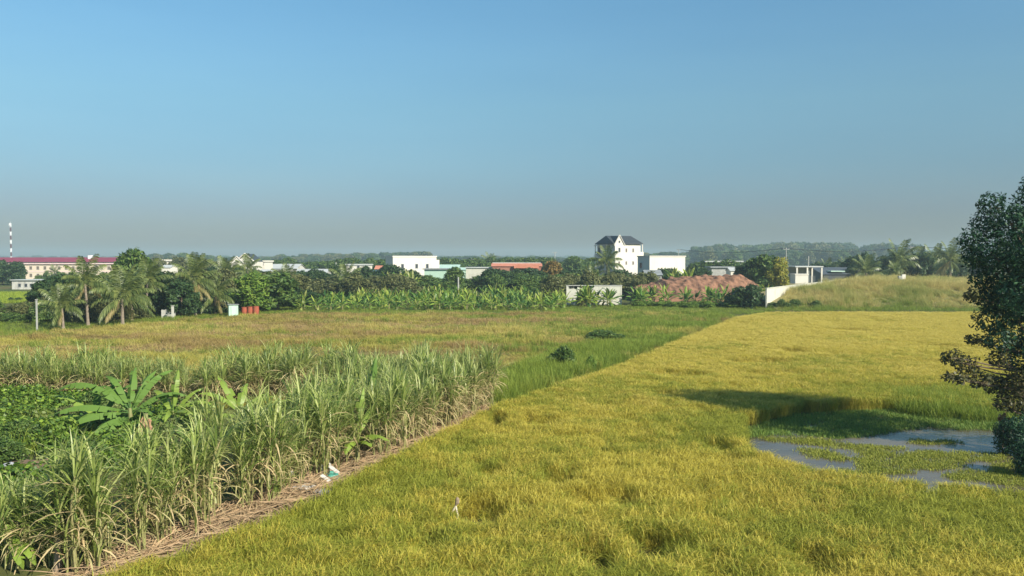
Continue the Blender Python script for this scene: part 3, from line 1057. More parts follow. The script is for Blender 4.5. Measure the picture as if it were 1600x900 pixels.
rd = random.Random(88)
GROVE = [(xat(470, 104), 104.0), (xat(885, 104), 104.0), (xat(884, 116), 116), (xat(880, 142), 142), (xat(640, 142), 142), (xat(560, 128), 128), (xat(450, 118), 118)]
cnt = 0
gx = np.array([])
pts_b = []
for tries in range(9000):
    if cnt >= 285:
        break
    x = rd.uniform(-42, 14)
    y = 104 + 38 * rd.random() ** 1.6
    if not inside(np.array([x]), np.array([y]), GROVE)[0]:
        continue
    if any((x - a) ** 2 + (y - c) ** 2 < 1.6 for a, c in pts_b):
        continue
    pts_b.append((x, y))
    place_banana(rd.choice(BAN), x, y, rd.uniform(0, 6.28), rd.uniform(0.5, 0.92), 'small banana plant in the ' + ('front' if y < 112 else 'back') + ' of the grove, ' + ('towards the red drums' if x < -22 else 'below the white box building' if x < -10 else 'towards the mould-stained wall'), 'banana plants in the grove')
    cnt += 1
print('bananas', cnt)
# clusters by the white wall and the red earth
for (px0, px1, Y0, Y1, nn, lab, grp) in [
    (905, 975, 112, 116, 13, 'banana plant in the clump in front of the white concrete wall', 'bananas before the white wall'),
    (985, 1045, 116, 122, 13, 'yellow-green banana plant at the left foot of the red earth heap', 'bananas left of the earth heap'),
    (1070, 1118, 116, 120, 9, 'banana plant in the clump at the middle foot of the red earth heap', 'bananas at the foot of the earth heap'),
    (1120, 1150, 113, 118, 5, 'low banana plant between the earth heap and the dark round bush', 'bananas beside the dark bush'),
    (1170, 1200, 122, 128, 6, 'banana plant growing behind the dark bush beside the long white wall', 'bananas behind the dark bush'),
    (1040, 1078, 150, 154, 9, 'tall banana plant against the long low white building', 'bananas by the low white building'),
    (905, 935, 150, 158, 9, 'banana plant below the white three-storey house', 'bananas below the white house'),
    (600, 660, 152, 160, 14, 'banana plant in front of the white box-shaped building', 'bananas before the white box building'),
]:
    for i in range(nn):
        Y = rd.uniform(Y0, Y1)
        place_banana(rd.choice(BAN), xat(rd.uniform(px0, px1), Y), Y, rd.uniform(0, 6.28), rd.uniform(0.85, 1.15) * (1.55 if Y > 140 else 1.0), lab, grp)


# near banana plants: every leaf a part
def near_banana(label, loc, h, leaves, rd, mat, stem_r=0.12, pale=None, dry=0, scale=1.0):
    t = thing('banana_plant', label, 'banana plant', loc, 0, None, scale)
    bb = MB()
    bb.tube([(0, 0, 0), (0.03, 0.02, h * 0.5), (0.0, 0.0, h)], [stem_r, stem_r * 0.8, stem_r * 0.5], 9)
    bb.build('stem', m_bstem, t)
    for i, (az, el, L, w, dr) in enumerate(leaves):
        c = MB()
        banana_leaf(c, (0, 0, h - 0.04 * i), R(az + rd.uniform(-9, 9)), R(el + rd.uniform(-7, 5)), L * rd.uniform(0.85, 1.08), w, dr * rd.uniform(0.9, 1.35), rd, segs=14, tear=0.38)
        o = c.build('leaf', pale if (pale and i in (0, 1)) else mat, t)
        if pale and i in (0, 1):
            o['label'] = 'pale young leaf'
    for i in range(dry):
        c = MB()
        banana_leaf(c, (0.05, -0.05, h - 0.2), R(-60 + 25 * i + rd.uniform(-12, 12)), R(-30), 1.3, 0.4, 1.3, rd, segs=7, tear=1.0, fold=1.1)
        o = c.build('dead_leaf', m_bananadry, t)
        o['label'] = 'dead brown hanging leaf'
    return t


rd = random.Random(9)
p = at(212, 690)
near_banana('large spreading banana plant among the vines with big blue-green leaves', (p.x - 0.2, p.y, 0), 1.3,
            [(105, 80, 1.7, 0.42, 0.9), (150, 66, 1.8, 0.46, 1.3), (182, 46, 2.5, 0.6, 1.5), (165, 58, 2.1, 0.55, 1.5), (198, 22, 2.4, 0.6, 1.1), (218, 15, 1.9, 0.55, 1.1), (60, 68, 1.9, 0.5, 1.2), (25, 50, 2.0, 0.5, 1.6),
             (130, 60, 2.0, 0.6, 1.4), (80, 72, 1.8, 0.45, 1.0), (245, 10, 1.6, 0.5, 1.2), (290, 5, 1.5, 0.5, 1.4), (330, 20, 1.9, 0.5, 1.2), (0, 16, 2.3, 0.55, 1.2), (265, 30, 1.5, 0.5, 1.6), (205, 48, 1.9, 0.5, 1.9), (315, 48, 1.8, 0.5, 1.9), (175, 5, 1.8, 0.5, 0.8), (45, 25, 2.0, 0.5, 1.4)], rd, m_bananabig)
p = at(146, 690)
near_banana('low banana sucker left of the large spreading banana plant', (p.x, p.y + 0.4, 0), 0.8,
            [(170, 50, 1.7, 0.46, 1.2), (205, 30, 1.6, 0.45, 1.2), (120, 72, 1.4, 0.36, 0.7), (60, 60, 1.5, 0.4, 1.1), (250, 25, 1.3, 0.42, 1.3), (330, 30, 1.4, 0.42, 1.4), (20, 35, 1.3, 0.4, 1.4)], rd, m_bananabig, 0.09, pale=m_bananapale)
p = at(262, 690)
near_banana('banana sucker right of the large spreading banana plant above the cane', (p.x, p.y + 0.5, 0), 1.1,
            [(80, 82, 1.5, 0.36, 0.5), (20, 40, 1.6, 0.42, 1.4), (340, 25, 1.5, 0.42, 1.4), (140, 60, 1.4, 0.4, 1.2), (290, 35, 1.3, 0.4, 1.6), (50, 62, 1.4, 0.38, 1.1)], rd, m_banana, 0.09)
p = at(228, 706)
t = thing('dead_leaf_bundle', 'brown clump of dead leaves hanging below the large banana plant', 'dead leaves', (p.x, p.y, 0))
bb = MB()
for i in range(11):
    banana_leaf(bb, (rd.uniform(-0.1, 0.15), rd.uniform(-0.1, 0.1), 1.25 + rd.uniform(-0.25, 0.1)), rd.uniform(-2.2, 0.9), R(rd.uniform(-60, -15)), rd.uniform(0.35, 0.95), 0.2, rd.uniform(0.8, 1.8), rd, segs=6, tear=0.6, fold=0.9)
bb.build('hanging_leaves', m_bananadry, t)
bb = MB()
bb.tube([(0, 0, 0), (0, 0, 0.7), (0.02, 0, 1.4)], [0.12, 0.1, 0.08], 7)
bb.build('old_stem', m_bstem, t)
p = at(375, 700)
near_banana('young banana plant rising out of the sugarcane stand left of centre', (p.x, p.y, 0), 1.35,
            [(100, 76, 1.4, 0.34, 1.2), (200, 55, 1.4, 0.4, 1.1), (20, 45, 1.4, 0.42, 1.2), (150, 70, 1.5, 0.42, 0.7), (300, 40, 1.3, 0.4, 1.3), (240, 30, 1.3, 0.4, 1.3), (60, 60, 1.4, 0.4, 0.9)], rd, m_banana)
p = at(560, 722)
near_banana('bright young banana plant at the sugarcane edge above the litter', (p.x, p.y - 0.25, 0), 0.95,
            [(80, 80, 1.3, 0.36, 0.5), (60, 55, 1.2, 0.34, 1.0), (350, 30, 1.1, 0.36, 1.2), (200, 25, 1.1, 0.36, 1.2), (260, 20, 0.9, 0.34, 1.5), (150, 50, 1.2, 0.34, 1.0), (310, 35, 1.0, 0.34, 1.3)], rd, m_banana, 0.09, pale=m_bananapale)
p = at(575, 690)
near_banana('small banana plant half hidden in the sugarcane behind the bright young one', (p.x, p.y + 0.5, 0), 1.4,
            [(80, 80, 1.4, 0.4, 0.5), (20, 40, 1.4, 0.42, 1.1), (170, 40, 1.4, 0.42, 1.1), (340, 30, 1.2, 0.4, 1.3), (230, 30, 1.2, 0.4, 1.3)], rd, m_bananabig, 0.09)
p = at(-8, 890)
near_banana('banana plant at the lower left corner with one broad pale leaf', (-11.35, 17.2, 0), 0.78,
            [(18, 38, 1.05, 0.28, 0.1), (150, 60, 1.2, 0.3, 0.6), (-20, 2, 0.9, 0.3, 1.0), (-50, -5, 0.8, 0.3, 0.9), (200, 40, 1.1, 0.34, 1.0), (90, 70, 1.2, 0.3, 0.6)], rd, m_banana, 0.1, pale=m_bananapale)


# ================================================================== TREES
class TreeKind:
    def __init__(self, seed, h, r, mat, trunk_h=None, per=230, size=0.26, nb=16, narrow=1.0, low=0.18):
        rs = np.random.RandomState(seed)
        rd = random.Random(seed)
        self.h, self.r = h, r
        blobs, tips = [], []
        for i in range(nb):
            t = (i + 0.5) / nb
            z = h * (low + (0.9 - low) * t)
            rr = r * math.sqrt(max(0.05, 1 - (2 * t - 0.85) ** 2 * 0.75)) * narrow
            a = i * 2.4 + rd.uniform(-0.4, 0.4)
            q = rr * rd.uniform(0.35, 0.78)
            br = r * rd.uniform(0.32, 0.5)
            blobs.append((math.cos(a) * q, math.sin(a) * q, z, br, rd.uniform(0.65, 0.9)))
            tips.append((math.cos(a) * q, math.sin(a) * q, z))
        C, U, V = leaf_cloud(rs, blobs, per, size)
        self.crown = quads_mesh('crown', C, U, V, mat)
        b = MB()
        th = h * 0.62
        lean = rd.uniform(-0.06, 0.06) * h
        b.tube([(0, 0, 0), (lean * 0.4, 0, th * 0.5), (lean, 0, th)], [h * 0.026, h * 0.02, h * 0.008], 7)
        for i in range(0, nb, 2):
            x, y, z = tips[i]
            z0 = min(th * 0.95, max(h * 0.15, z - 0.25 * h))
            k = z0 / th
            b.tube([(lean * k, 0, z0), (x * 0.5 + lean * k * 0.5, y * 0.5, (z0 + z) / 2 - 0.02 * h), (x, y, z)], [h * 0.011, h * 0.008, h * 0.003], 5, cap=False)
        self.trunk = b.mesh('trunk', m_bark)


TK = {
    'dark': [TreeKind(300 + i, 6, 2.6, GREENS['dark']) for i in range(3)],
    'mid': [TreeKind(310 + i, 6, 2.7, GREENS['mid']) for i in range(3)],
    'olive': [TreeKind(320 + i, 6, 2.6, GREENS['olive'], per=180) for i in range(3)],
    'bright': [TreeKind(330 + i, 6, 2.8, GREENS['bright']) for i in range(2)],
    'yellow': [TreeKind(340 + i, 6, 2.7, GREENS['yellow']) for i in range(1)],
    'orange': [TreeKind(345, 6, 2.6, GREENS['orange'])],
    'bush_dark': [TreeKind(350 + i, 3, 2.1, GREENS['dark'], per=330, size=0.2, nb=12, low=0.1) for i in range(2)],
    'bush_mid': [TreeKind(360 + i, 3, 2.1, GREENS['mid'], per=330, size=0.2, nb=12, low=0.1) for i in range(2)],
    'bush_olive': [TreeKind(370 + i, 3, 2.1, GREENS['olive'], per=300, size=0.2, nb=12, low=0.1) for i in range(2)],
    'bush_road': [TreeKind(380 + i, 3, 2.1, m_bigleaf, per=520, size=0.12, nb=14, low=0.08) for i in range(2)],
    'bush_road2': [TreeKind(390 + i, 3, 2.1, GREENS['mid'], per=520, size=0.15, nb=14, low=0.08) for i in range(2)],
    'bush_bright': [TreeKind(375 + i, 3, 2.1, GREENS['bright'], per=330, size=0.2, nb=12, low=0.1) for i in range(2)],
}
rdT = random.Random(31)


def place_tree(kind, px, ytop, Y, label, group=None, width=None, name='broadleaf_tree', cat='tree', z0=0.0):
    """a tree standing at depth Y whose top reaches the sight line of picture row ytop"""
    k = rdT.choice(TK[kind])
    h = max(0.8, zat(ytop, Y) - z0)
    sz = h / (k.h * 1.0)
    sx = sz if width is None else (width / 1200 * Y) / (2 * k.r * 1.05)
    t = thing(name, label, cat, (xat(px, Y, ytop), Y, z0), rdT.uniform(0, 6.28), group, (sx, sx, sz))
    obj('trunk', k.trunk, t)
    obj('crown', k.crown, t)
    return t


# single trees one can point to
place_tree('mid', 207, 389, 108, 'tall rounded green tree rising above the palms in front of the red-roofed building', width=74)
place_tree('mid', 1192, 399, 141, 'round leafy tree to the right of the red earth heap', width=74)
place_tree('yellow', 1216, 404, 139, 'yellow-green rounded tree close to the white garden wall', width=48)
place_tree('dark', 1168, 409, 145, 'dark green tree just right of the brown-roofed sheds', width=44)
place_tree('orange', 862, 407, 165, 'orange-tinged tree just right of the red tiled long building', width=40)
place_tree('bush_dark', 1168, 446, 110, 'dark round bush at the near end of the long white wall', width=64, name='bush', cat='bush')
place_tree('bush_dark', 1148, 458, 111, 'smaller dark bush left of the round bush by the long white wall', width=40, name='bush', cat='bush')
place_tree('bush_mid', 881, 541, 48.5, 'small green bush alone in the grass near the middle', width=44, name='bush', cat='bush')
place_tree('bush_bright', 923, 558, 47.0, 'tiny low bush in the lush grass right of the small green bush', width=22, name='bush', cat='bush')
place_tree('bush_mid', 939, 517, 66, 'low green weedy bush in the middle of the fallow field', width=66, name='bush', cat='bush')
place_tree('bush_olive', 907, 462, 112.5, 'thin brownish bush at the foot of the white concrete wall', width=18, name='bush', cat='bush')
place_tree('mid', 432, 425, 104, 'bright green spreading tree above the red scrap and mint hut', width=90)
place_tree('bright', 398, 428, 101, 'broad green tree whose crown overhangs the mint hut', width=70)
place_tree('dark', 640, 421, 158, 'dark bushy tree below the three windows of the white box building', width=46)
place_tree('mid', 710, 417, 150, 'rounded green tree in front of the pale green sheds', width=40)
place_tree('dark', 806, 419, 160, 'dark spindly tree in front of the cream wall', width=26)
# belts of trees: (kind, px0, px1, ytop0, ytop1, Y0, Y1, count, width, label, group)
BELTS = [
    ('olive', 10, 90, 462, 480, 84, 96, 9, 44, 'low olive scrub tree left of the first coconut palm', 'scrub at the left edge'),
    ('bush_mid', -40, 70, 470, 492, 84, 96, 16, 40, 'green bush in the scrub at the left edge', 'bushes at the left edge'),
    ('dark', 60, 300, 420, 448, 90, 104, 26, 46, 'dark tree standing among the coconut palms', 'dark trees among the palms'),
    ('bush_olive', 70, 222, 462, 480, 84, 92, 10, 40, 'olive bush between the palm trunks', 'bushes between the palms'),
    ('olive', 200, 470, 420, 440, 110, 128, 26, 52, 'olive tree in the belt behind the coconut palms', 'trees behind the palms'),
    ('dark', 330, 480, 440, 456, 104, 112, 8, 46, 'dark low tree behind the mint hut', 'trees behind the mint hut'),
    ('bush_dark', 250, 400, 466, 476, 98, 104, 8, 36, 'dark bush under the trees near the white tank', 'bushes near the white tank'),
    ('olive', 430, 640, 426, 444, 128, 158, 28, 50, 'olive tree between the banana grove and the pale sheds', 'trees above the banana grove'),
    ('mid', 600, 900, 424, 442, 146, 166, 30, 46, 'green tree behind the right half of the banana grove', 'trees behind the grove'),
    ('dark', 760, 935, 418, 434, 158, 178, 18, 48, 'dark tree right of the red tiled long building', 'dark trees right of the tiled building'),
    ('dark', 870, 1000, 420, 436, 150, 164, 12, 38, 'dark tree close to the front of the white three-storey house', 'dark trees before the white house'),
    ('dark', 330, 620, 412, 429, 160, 176, 26, 42, 'dark tree between the bright green tree and the pale sheds', 'dark trees before the pale sheds'),
    ('olive', 860, 1020, 424, 440, 126, 150, 22, 40, 'olive tree below the white three-storey house', 'trees below the white house'),
    ('mid', 1080, 1180, 404, 420, 185, 215, 9, 46, 'tree around the brown-roofed sheds', 'trees around the sheds'),
    ('dark', 1020, 1100, 418, 430, 156, 165, 8, 34, 'dark bush-like tree in front of the low white building', 'trees before the low building'),
    ('dark', 1280, 1400, 404, 416, 205, 240, 12, 40, 'dark tree behind the dark-roofed warehouse', 'trees behind the warehouse'),
    ('dark', 1330, 1540, 392, 414, 172, 190, 26, 42, 'dark tree among the palms beyond the grassy bank', 'trees beyond the bank'),
    ('dark', -60, 36, 405, 418, 205, 230, 8, 36, 'dark green tree in front of the red-roofed building at the left edge', 'trees at the left edge'),
    ('bush_mid', 50, 178, 424, 431, 215, 235, 9, 18, 'small tree in front of the cream red-roofed building', 'small trees before the red-roofed building'),
    ('bush_dark', 10, 70, 466, 472, 124, 140, 5, 14, 'small bush at the edge of the bright green paddy', 'bushes by the green paddy'),
    ('olive', 240, 400, 402, 412, 228, 262, 16, 44, 'hazy tree behind the gabled white house', 'trees near the gabled house'),
    ('mid', 400, 620, 402, 414, 240, 300, 22, 40, 'tree behind the pale metal sheds', 'trees behind the pale sheds'),
    ('mid', 680, 940, 401, 411, 240, 310, 30, 40, 'hazy tree beyond the red tiled building', 'hazy trees beyond the tiled building'),
    ('bush_bright', 990, 1150, 470, 478, 110, 114, 12, 30, 'low green bush along the back of the fallow field', 'bushes along the back of the fallow field'),
    ('bush_mid', 1203, 1300, 468, 477, 107, 110, 12, 22, 'brown-green bush at the foot of the grassy bank', 'bushes at the foot of the bank'),
]
for (kind, a, c, t0, t1, Y0, Y1, cnt_, wd_, lab, grp) in BELTS:
    isb = kind.startswith('bush')
    for i in range(cnt_):
        px = a + (c - a) * (i + rdT.uniform(0.1, 0.9)) / cnt_
        place_tree(kind, px, rdT.uniform(t0, t1), rdT.uniform(Y0, Y1), lab, grp, wd_ * rdT.uniform(0.75, 1.25), 'bush' if isb else 'broadleaf_tree', 'bush' if isb else 'tree')

for i, (px, py) in enumerate([(14, 640), (60, 628), (110, 648), (30, 676), (95, 690), (20, 610), (150, 628), (75, 605), (285, 640), (130, 715), (-20, 660), (250, 628), (5, 700), (180, 705)]):
    p_ = at(px, py, 0.6)
    h_ = rdT.uniform(0.85, 1.45)
    k_ = rdT.choice(TK['bush_road2'] if i % 3 == 0 else TK['bush_bright'] if i % 3 == 1 else TK['bush_olive'])
    t = thing('scrub_bush', 'low leafy scrub bush among the vines behind the young sugarcane', 'bush', (p_.x, p_.y, 0), rdT.uniform(0, 6.28), 'scrub bushes among the vines', (0.36, 0.36, h_ / 3))
    obj('trunk', k_.trunk, t)
    obj('crown', k_.crown, t)

# far-off woods, which read as masses
FAR_P = [proto('far_tree', TK[k][0].crown) for k in ('dark', 'mid', 'olive')] + [proto('far_tree', TK['dark'][1].crown)]


def far_wood(name, specs, seed, fac=1.0):
    rd = random.Random(seed)
    P, A, Sc = [], [], []
    for (a, c, t0, t1, Y0, Y1, cnt_, wpx) in specs:
        for i in range(cnt_):
            f = (i + rd.random()) / cnt_
            Y = rd.uniform(Y0, Y1) * fac
            ytop = t0 + (t1 - t0) * f + abs(rd.gauss(0, 2.6))
            h = max(3, zat(ytop, Y))
            w = wpx / 1200 * Y / 5.4 * rd.uniform(0.7, 1.3)
            P.append((xat(a + (c - a) * f, Y), Y, 0))
            A.append((0, 0, rd.uniform(0, 6.28)))
            Sc.append((w, w, h / 6))
    scatter(name, P, A, Sc, [rd.randint(0, 3) for _ in P], FAR_P, kind='stuff')


far_wood('far_wood', [
    (-150, 240, 405, 404, 420, 520, 50, 26), (230, 290, 396, 394, 380, 420, 8, 26), (290, 350, 396, 400, 400, 470, 12, 24), (330, 440, 401, 400, 420, 520, 30, 24), (430, 520, 397, 396, 420, 500, 24, 24), (510, 640, 395, 393, 430, 520, 34, 24),
    (630, 670, 393, 392, 430, 480, 9, 22), (670, 940, 399, 401, 430, 560, 60, 24), (1000, 1090, 393, 393, 400, 500, 24, 24),
    (1085, 1140, 385, 379, 430, 500, 18, 28), (1130, 1240, 383, 380, 450, 560, 34, 28), (1210, 1335, 377, 379, 430, 520, 36, 28), (1090, 1340, 390, 388, 340, 420, 50, 28),
    (1330, 1360, 388, 388, 420, 500, 8, 26), (1345, 1365, 379, 379, 420, 440, 3, 24), (1372, 1395, 377, 378, 420, 450, 4, 24), (1420, 1440, 380, 379, 420, 450, 3, 22), (1350, 1700, 389, 391, 400, 520, 66, 28)], 41, 1.75)
far_wood('horizon_wood', [(-250, 1850, 399, 398, 1500, 2100, 260, 22)], 42)


# ================================================================== COCONUT PALMS
def frond_mesh(seed, elev, L, droop, mat, pairs=26, leaf=0.75, hang=0.6):
    rd = random.Random(seed)
    b = MB()
    pts = [Vector((0, 0, 0))]
    e = elev
    n = 9
    for i in range(n):
        t = i / n
        pts.append(pts[-1] + Vector((math.cos(e), 0, math.sin(e))) * (L / n))
        e -= droop / n * (0.3 + 1.4 * t)
    b.tube(pts, [0.05 * (1 - 0.9 * i / n) + 0.004 for i in range(n + 1)], 4)
    for i in range(pairs):
        t = 0.16 + 0.84 * i / (pairs - 1)
        f = t * n
        k = min(n - 1, int(f))
        p = pts[k].lerp(pts[k + 1], f - k)
        d = (pts[k + 1] - pts[k]).normalized()
        ll = leaf * (0.55 + 0.9 * math.sin(PI * min(1, t * 0.86 + 0.1)) ** 0.8) * rd.uniform(0.85, 1.1)
        for sg in (1, -1):
            o = (Vector((0, sg, 0)) * 0.75 + d * 0.65 + Vector((0, 0, -hang * rd.uniform(0.5, 1.4)))).normalized()
            m_ = p + o * ll * 0.5
            tip = m_ + (o + Vector((0, 0, -0.5 - hang * 0.4))).normalized() * ll * 0.5
            w = d * 0.055
            b0 = len(b.v)
            b.v += [tuple(p - w * 0.6), tuple(p + w * 0.6), tuple(m_ + w), tuple(m_ - w), tuple(tip)]
            b.face([b0, b0 + 1, b0 + 2, b0 + 3])
            b.face([b0 + 3, b0 + 2, b0 + 4])
    return b.mesh('frond', mat)


FR = {}
for j, (el, dr) in enumerate([(80, 0.5), (62, 1.0), (40, 1.4), (15, 1.5), (-12, 1.1)]):
    FR[j] = [frond_mesh(500 + j * 3 + q, R(el), 3.6, dr + 0.15 * q, m_frond, hang=0.35 + 0.15 * j) for q in range(2)]
FR_OLD = [frond_mesh(530 + q, R(-30), 3.3, 0.8, m_frondold, hang=1.0) for q in range(2)]
rdP = random.Random(61)


def palm(px, ytop, Y, label, group=None, sc=1.0, lean=0.05, old=2, n=17, z0=0.0, base_py=None):
    top = zat(ytop, Y) - z0
    crown_r = 3.2 * sc
    th = max(0.6, top - crown_r)
    x = xat(px, Y)
    t = thing('coconut_palm', label, 'palm tree', (x, Y, z0), 0, group)
    b = MB()
    la = rdP.uniform(0, 6.28)
    tp = Vector((math.cos(la) * lean * th, math.sin(la) * lean * th, th))
    b.tube([(0, 0, 0), (tp.x * 0.1, tp.y * 0.1, th * 0.12), (tp.x * 0.4, tp.y * 0.4, th * 0.55), tuple(tp)], [0.26 * sc, 0.18 * sc, 0.15 * sc, 0.12 * sc], 8)
    b.build('trunk', m_palmbark, t)
    for i in range(n):
        f = i / (n - 1)
        j = 0 if f < 0.14 else 1 if f < 0.36 else 2 if f < 0.6 else 3 if f < 0.82 else 4
        obj('frond', rdP.choice(FR[j]), t, (tp.x, tp.y, th + 0.15 * (1 - f)), (rdP.uniform(-0.15, 0.15), 0, i * 2.4 + rdP.uniform(-0.25, 0.25)), sc * rdP.uniform(0.88, 1.1))
    for i in range(old):
        o = obj('frond', rdP.choice(FR_OLD), t, (tp.x, tp.y, th - 0.1), (0, 0, rdP.uniform(0, 6.28)), sc * rdP.uniform(0.85, 1.0))
        o['label'] = 'yellowing hanging frond'
    return t


palm(97, 446, 77, 'short coconut palm nearest the left edge with two stubby trunks beneath', sc=0.72, old=1)
palm(136, 404, 80, 'tall coconut palm with yellowing skirt left of the big drooping palm', sc=0.82, old=4)
palm(190, 420, 81, 'big drooping coconut palm in the middle of the left palm row', sc=0.98, old=4, lean=0.1)
palm(228, 408, 92, 'coconut palm right of the tall rounded green tree', sc=0.85, old=1)
palm(205, 425, 88, 'coconut palm behind the big drooping palm', sc=0.9, old=1)
palm(304, 400, 95, 'tall coconut palm alone between the white tank and mint hut', sc=0.95, old=4)
palm(335, 430, 98, 'lower coconut palm leaning beside the tall lone palm', sc=0.85, old=4, lean=0.12)
palm(352, 404, 128, 'coconut palm just left of the gabled white house', sc=0.9, old=0)
palm(388, 400, 150, 'coconut palm partly hiding the gabled white house', sc=0.9, old=0)
palm(448, 416, 135, 'coconut palm with a bare stalk before the pale sheds', sc=0.9, old=1)
palm(540, 414, 138, 'coconut palm rising alone behind the banana grove', sc=1.05, old=3)
palm(765, 396, 330, 'distant coconut palm standing above the cream wall', sc=1.3, old=0)
palm(950, 386, 158, 'coconut palm in front of the white three-storey house', sc=1.1, old=1)
palm(928, 417, 150, 'short palm left of the white three-storey house', sc=0.8, old=0)
palm(1352, 400, 168, 'coconut palm with upright pale fronds right of the warehouse', sc=1.15, old=1)
palm(1404, 378, 172, 'tallest coconut palm beyond the grassy bank', sc=1.45, old=1)
palm(1432, 390, 176, 'coconut palm just right of the tallest palm beyond the bank', sc=1.25, old=2)
palm(1456, 386, 174, 'bushy coconut palm second from right beyond the bank', sc=1.2, old=2)
palm(1486, 376, 158, 'coconut palm with ragged top nearest the dark roadside tree', sc=1.3, old=3)
palm(1400, 408, 160, 'short coconut palm with pale drooping frond on the bank', sc=0.9, old=2)
palm(84, 414, 228, 'small distant palm before the cream red-roofed building', sc=0.8, old=0, n=11)
palm(1322, 402, 215, 'slim dark palm behind the dark-roofed warehouse', sc=1.0, old=0)
palm(1290, 405, 225, 'dark palm behind the open carport', sc=1.0, old=0)


# ================================================================== BUILDINGS
def window(parent, x, z, w, h, y=0.0, name='window', pane=m_glass, fr=m_frame, side=None):
    """a framed window on a facade: local facade at y (facing -y), or side='L' on the left wall at x"""
    b = MB()
    t = 0.08
    if side == 'L':
        for (a0, a1, z0, z1) in ((x - w / 2, x + w / 2, z - h / 2, z - h / 2 + t), (x - w / 2, x + w / 2, z + h / 2 - t, z + h / 2), (x - w / 2, x - w / 2 + t, z - h / 2 + t, z + h / 2 - t), (x + w / 2 - t, x + w / 2, z - h / 2 + t, z + h / 2 - t)):
            b.box(y - 0.06, y + 0.02, a0, a1, z0, z1)
        f = b.build(name, fr, parent)
        p = MB()
        p.box(y - 0.03, y + 0.01, x - w / 2 + t, x + w / 2 - t, z - h / 2 + t, z + h / 2 - t)
        p.build('pane', pane, f)
        return f
    for (a0, a1, z0, z1) in ((x - w / 2, x + w / 2, z - h / 2, z - h / 2 + t), (x - w / 2, x + w / 2, z + h / 2 - t, z + h / 2), (x - w / 2, x - w / 2 + t, z - h / 2 + t, z + h / 2 - t), (x + w / 2 - t, x + w / 2, z - h / 2 + t, z + h / 2 - t)):
        b.box(a0, a1, y - 0.06, y + 0.02, z0, z1)
    f = b.build(name, fr, parent)
    p = MB()
    p.box(x - w / 2 + t, x + w / 2 - t, y - 0.03, y + 0.01, z - h / 2 + t, z + h / 2 - t)
    p.build('pane', pane, f)
    return f


def boxpart(parent, name, mat, *a, **props):
    b = MB()
    b.box(*a)
    return b.build(name, mat, parent, **props)


TH = R(25)
CT, SN = math.cos(TH), math.sin(TH)

# -- the long cream building with the red roof, far left
Y = 262
x0, x1 = xat(-70, Y), xat(178, Y)
L_ = x1 - x0
t = thing('school_building', 'long cream building with dark red roof at far left', 'building', (x0, Y, 0))
eave, ridge = zat(411.5, Y), zat(403, Y)
boxpart(t, 'wall', m_cream, 0, L_, 0, 11, 0, eave)
boxpart(t, 'cornice', m_pinkwhite, -0.4, L_ + 0.4, -0.5, -0.005, eave - 0.25, eave + 0.45)
b = MB()
b.prism([(-0.9, eave + 0.46), (5.5, ridge + 0.2), (11.9, eave + 0.46)], -0.6, L_ + 0.6)
b.build('roof', m_redroof, t)
boxpart(t, 'floor_band', m_pinkwhite, -0.02, L_ + 0.02, -0.12, -0.004, eave * 0.5 - 0.1, eave * 0.5 + 0.1)
for i in range(22):
    xx = 1.6 + i * 2.42
    if xx > L_ - 1:
        break
    window(t, xx, eave - 1.55, 0.95, 1.2, pane=m_tan)
    window(t, xx, eave * 0.5 - 1.3, 0.95, 1.2, pane=m_tan)
boxpart(t, 'roof_vent', m_mastw, xat(131, Y) - x0 - 0.5, xat(131, Y) - x0 + 0.5, 3.5, 5.0, ridge - 0.6, ridge + 0.9)

# -- banded mast
Y = 560
zt = zat(348.5, Y)
t = thing('radio_mast', 'thin dark and white banded mast rising behind the red-roofed building', 'mast', (xat(18, Y), Y, 0))
segs_ = 11
for i in range(segs_):
    z0, z1 = zt * i / segs_, zt * (i + 1) / segs_
    b = MB()
    w = 0.3
    for (sx, sy) in ((-1, -1), (1, -1), (1, 1), (-1, 1)):
        b.tube([(sx * w, sy * w, z0), (sx * w, sy * w, z1 - 0.01)], 0.1, 5)
    for (ax, ay, bx_, by_) in ((-1, -1, 1, -1), (1, -1, 1, 1), (1, 1, -1, 1), (-1, 1, -1, -1)):
        b.tube([(ax * w, ay * w, z0 + 0.05), (bx_ * w, by_ * w, z1 - 0.05)], 0.08, 4)
        b.tube([(bx_ * w, by_ * w, z0 + 0.05), (ax * w, ay * w, z1 - 0.05)], 0.08, 4)
        b.tube([(ax * w, ay * w, z0 + 0.05), (bx_ * w, by_ * w, z0 + 0.05)], 0.08, 4)
    b.build('mast_section', m_mastw if i % 2 == 0 else m_mastd, t)
b = MB()
b.tube([(0, 0, zt), (0, 0, zt + 1.2)], 0.06, 5)
b.build('spike', m_mastw, t)
for (dx, dz) in ((-0.5, -1.2), (0.5, -1.6), (0.0, -0.6)):
    b = MB()
    b.tube([(dx, -0.7, zt + dz - 0.7), (dx, -0.7, zt + dz + 0.7)], 0.22, 8)
    b.build('antenna_panel', m_mastw, t)

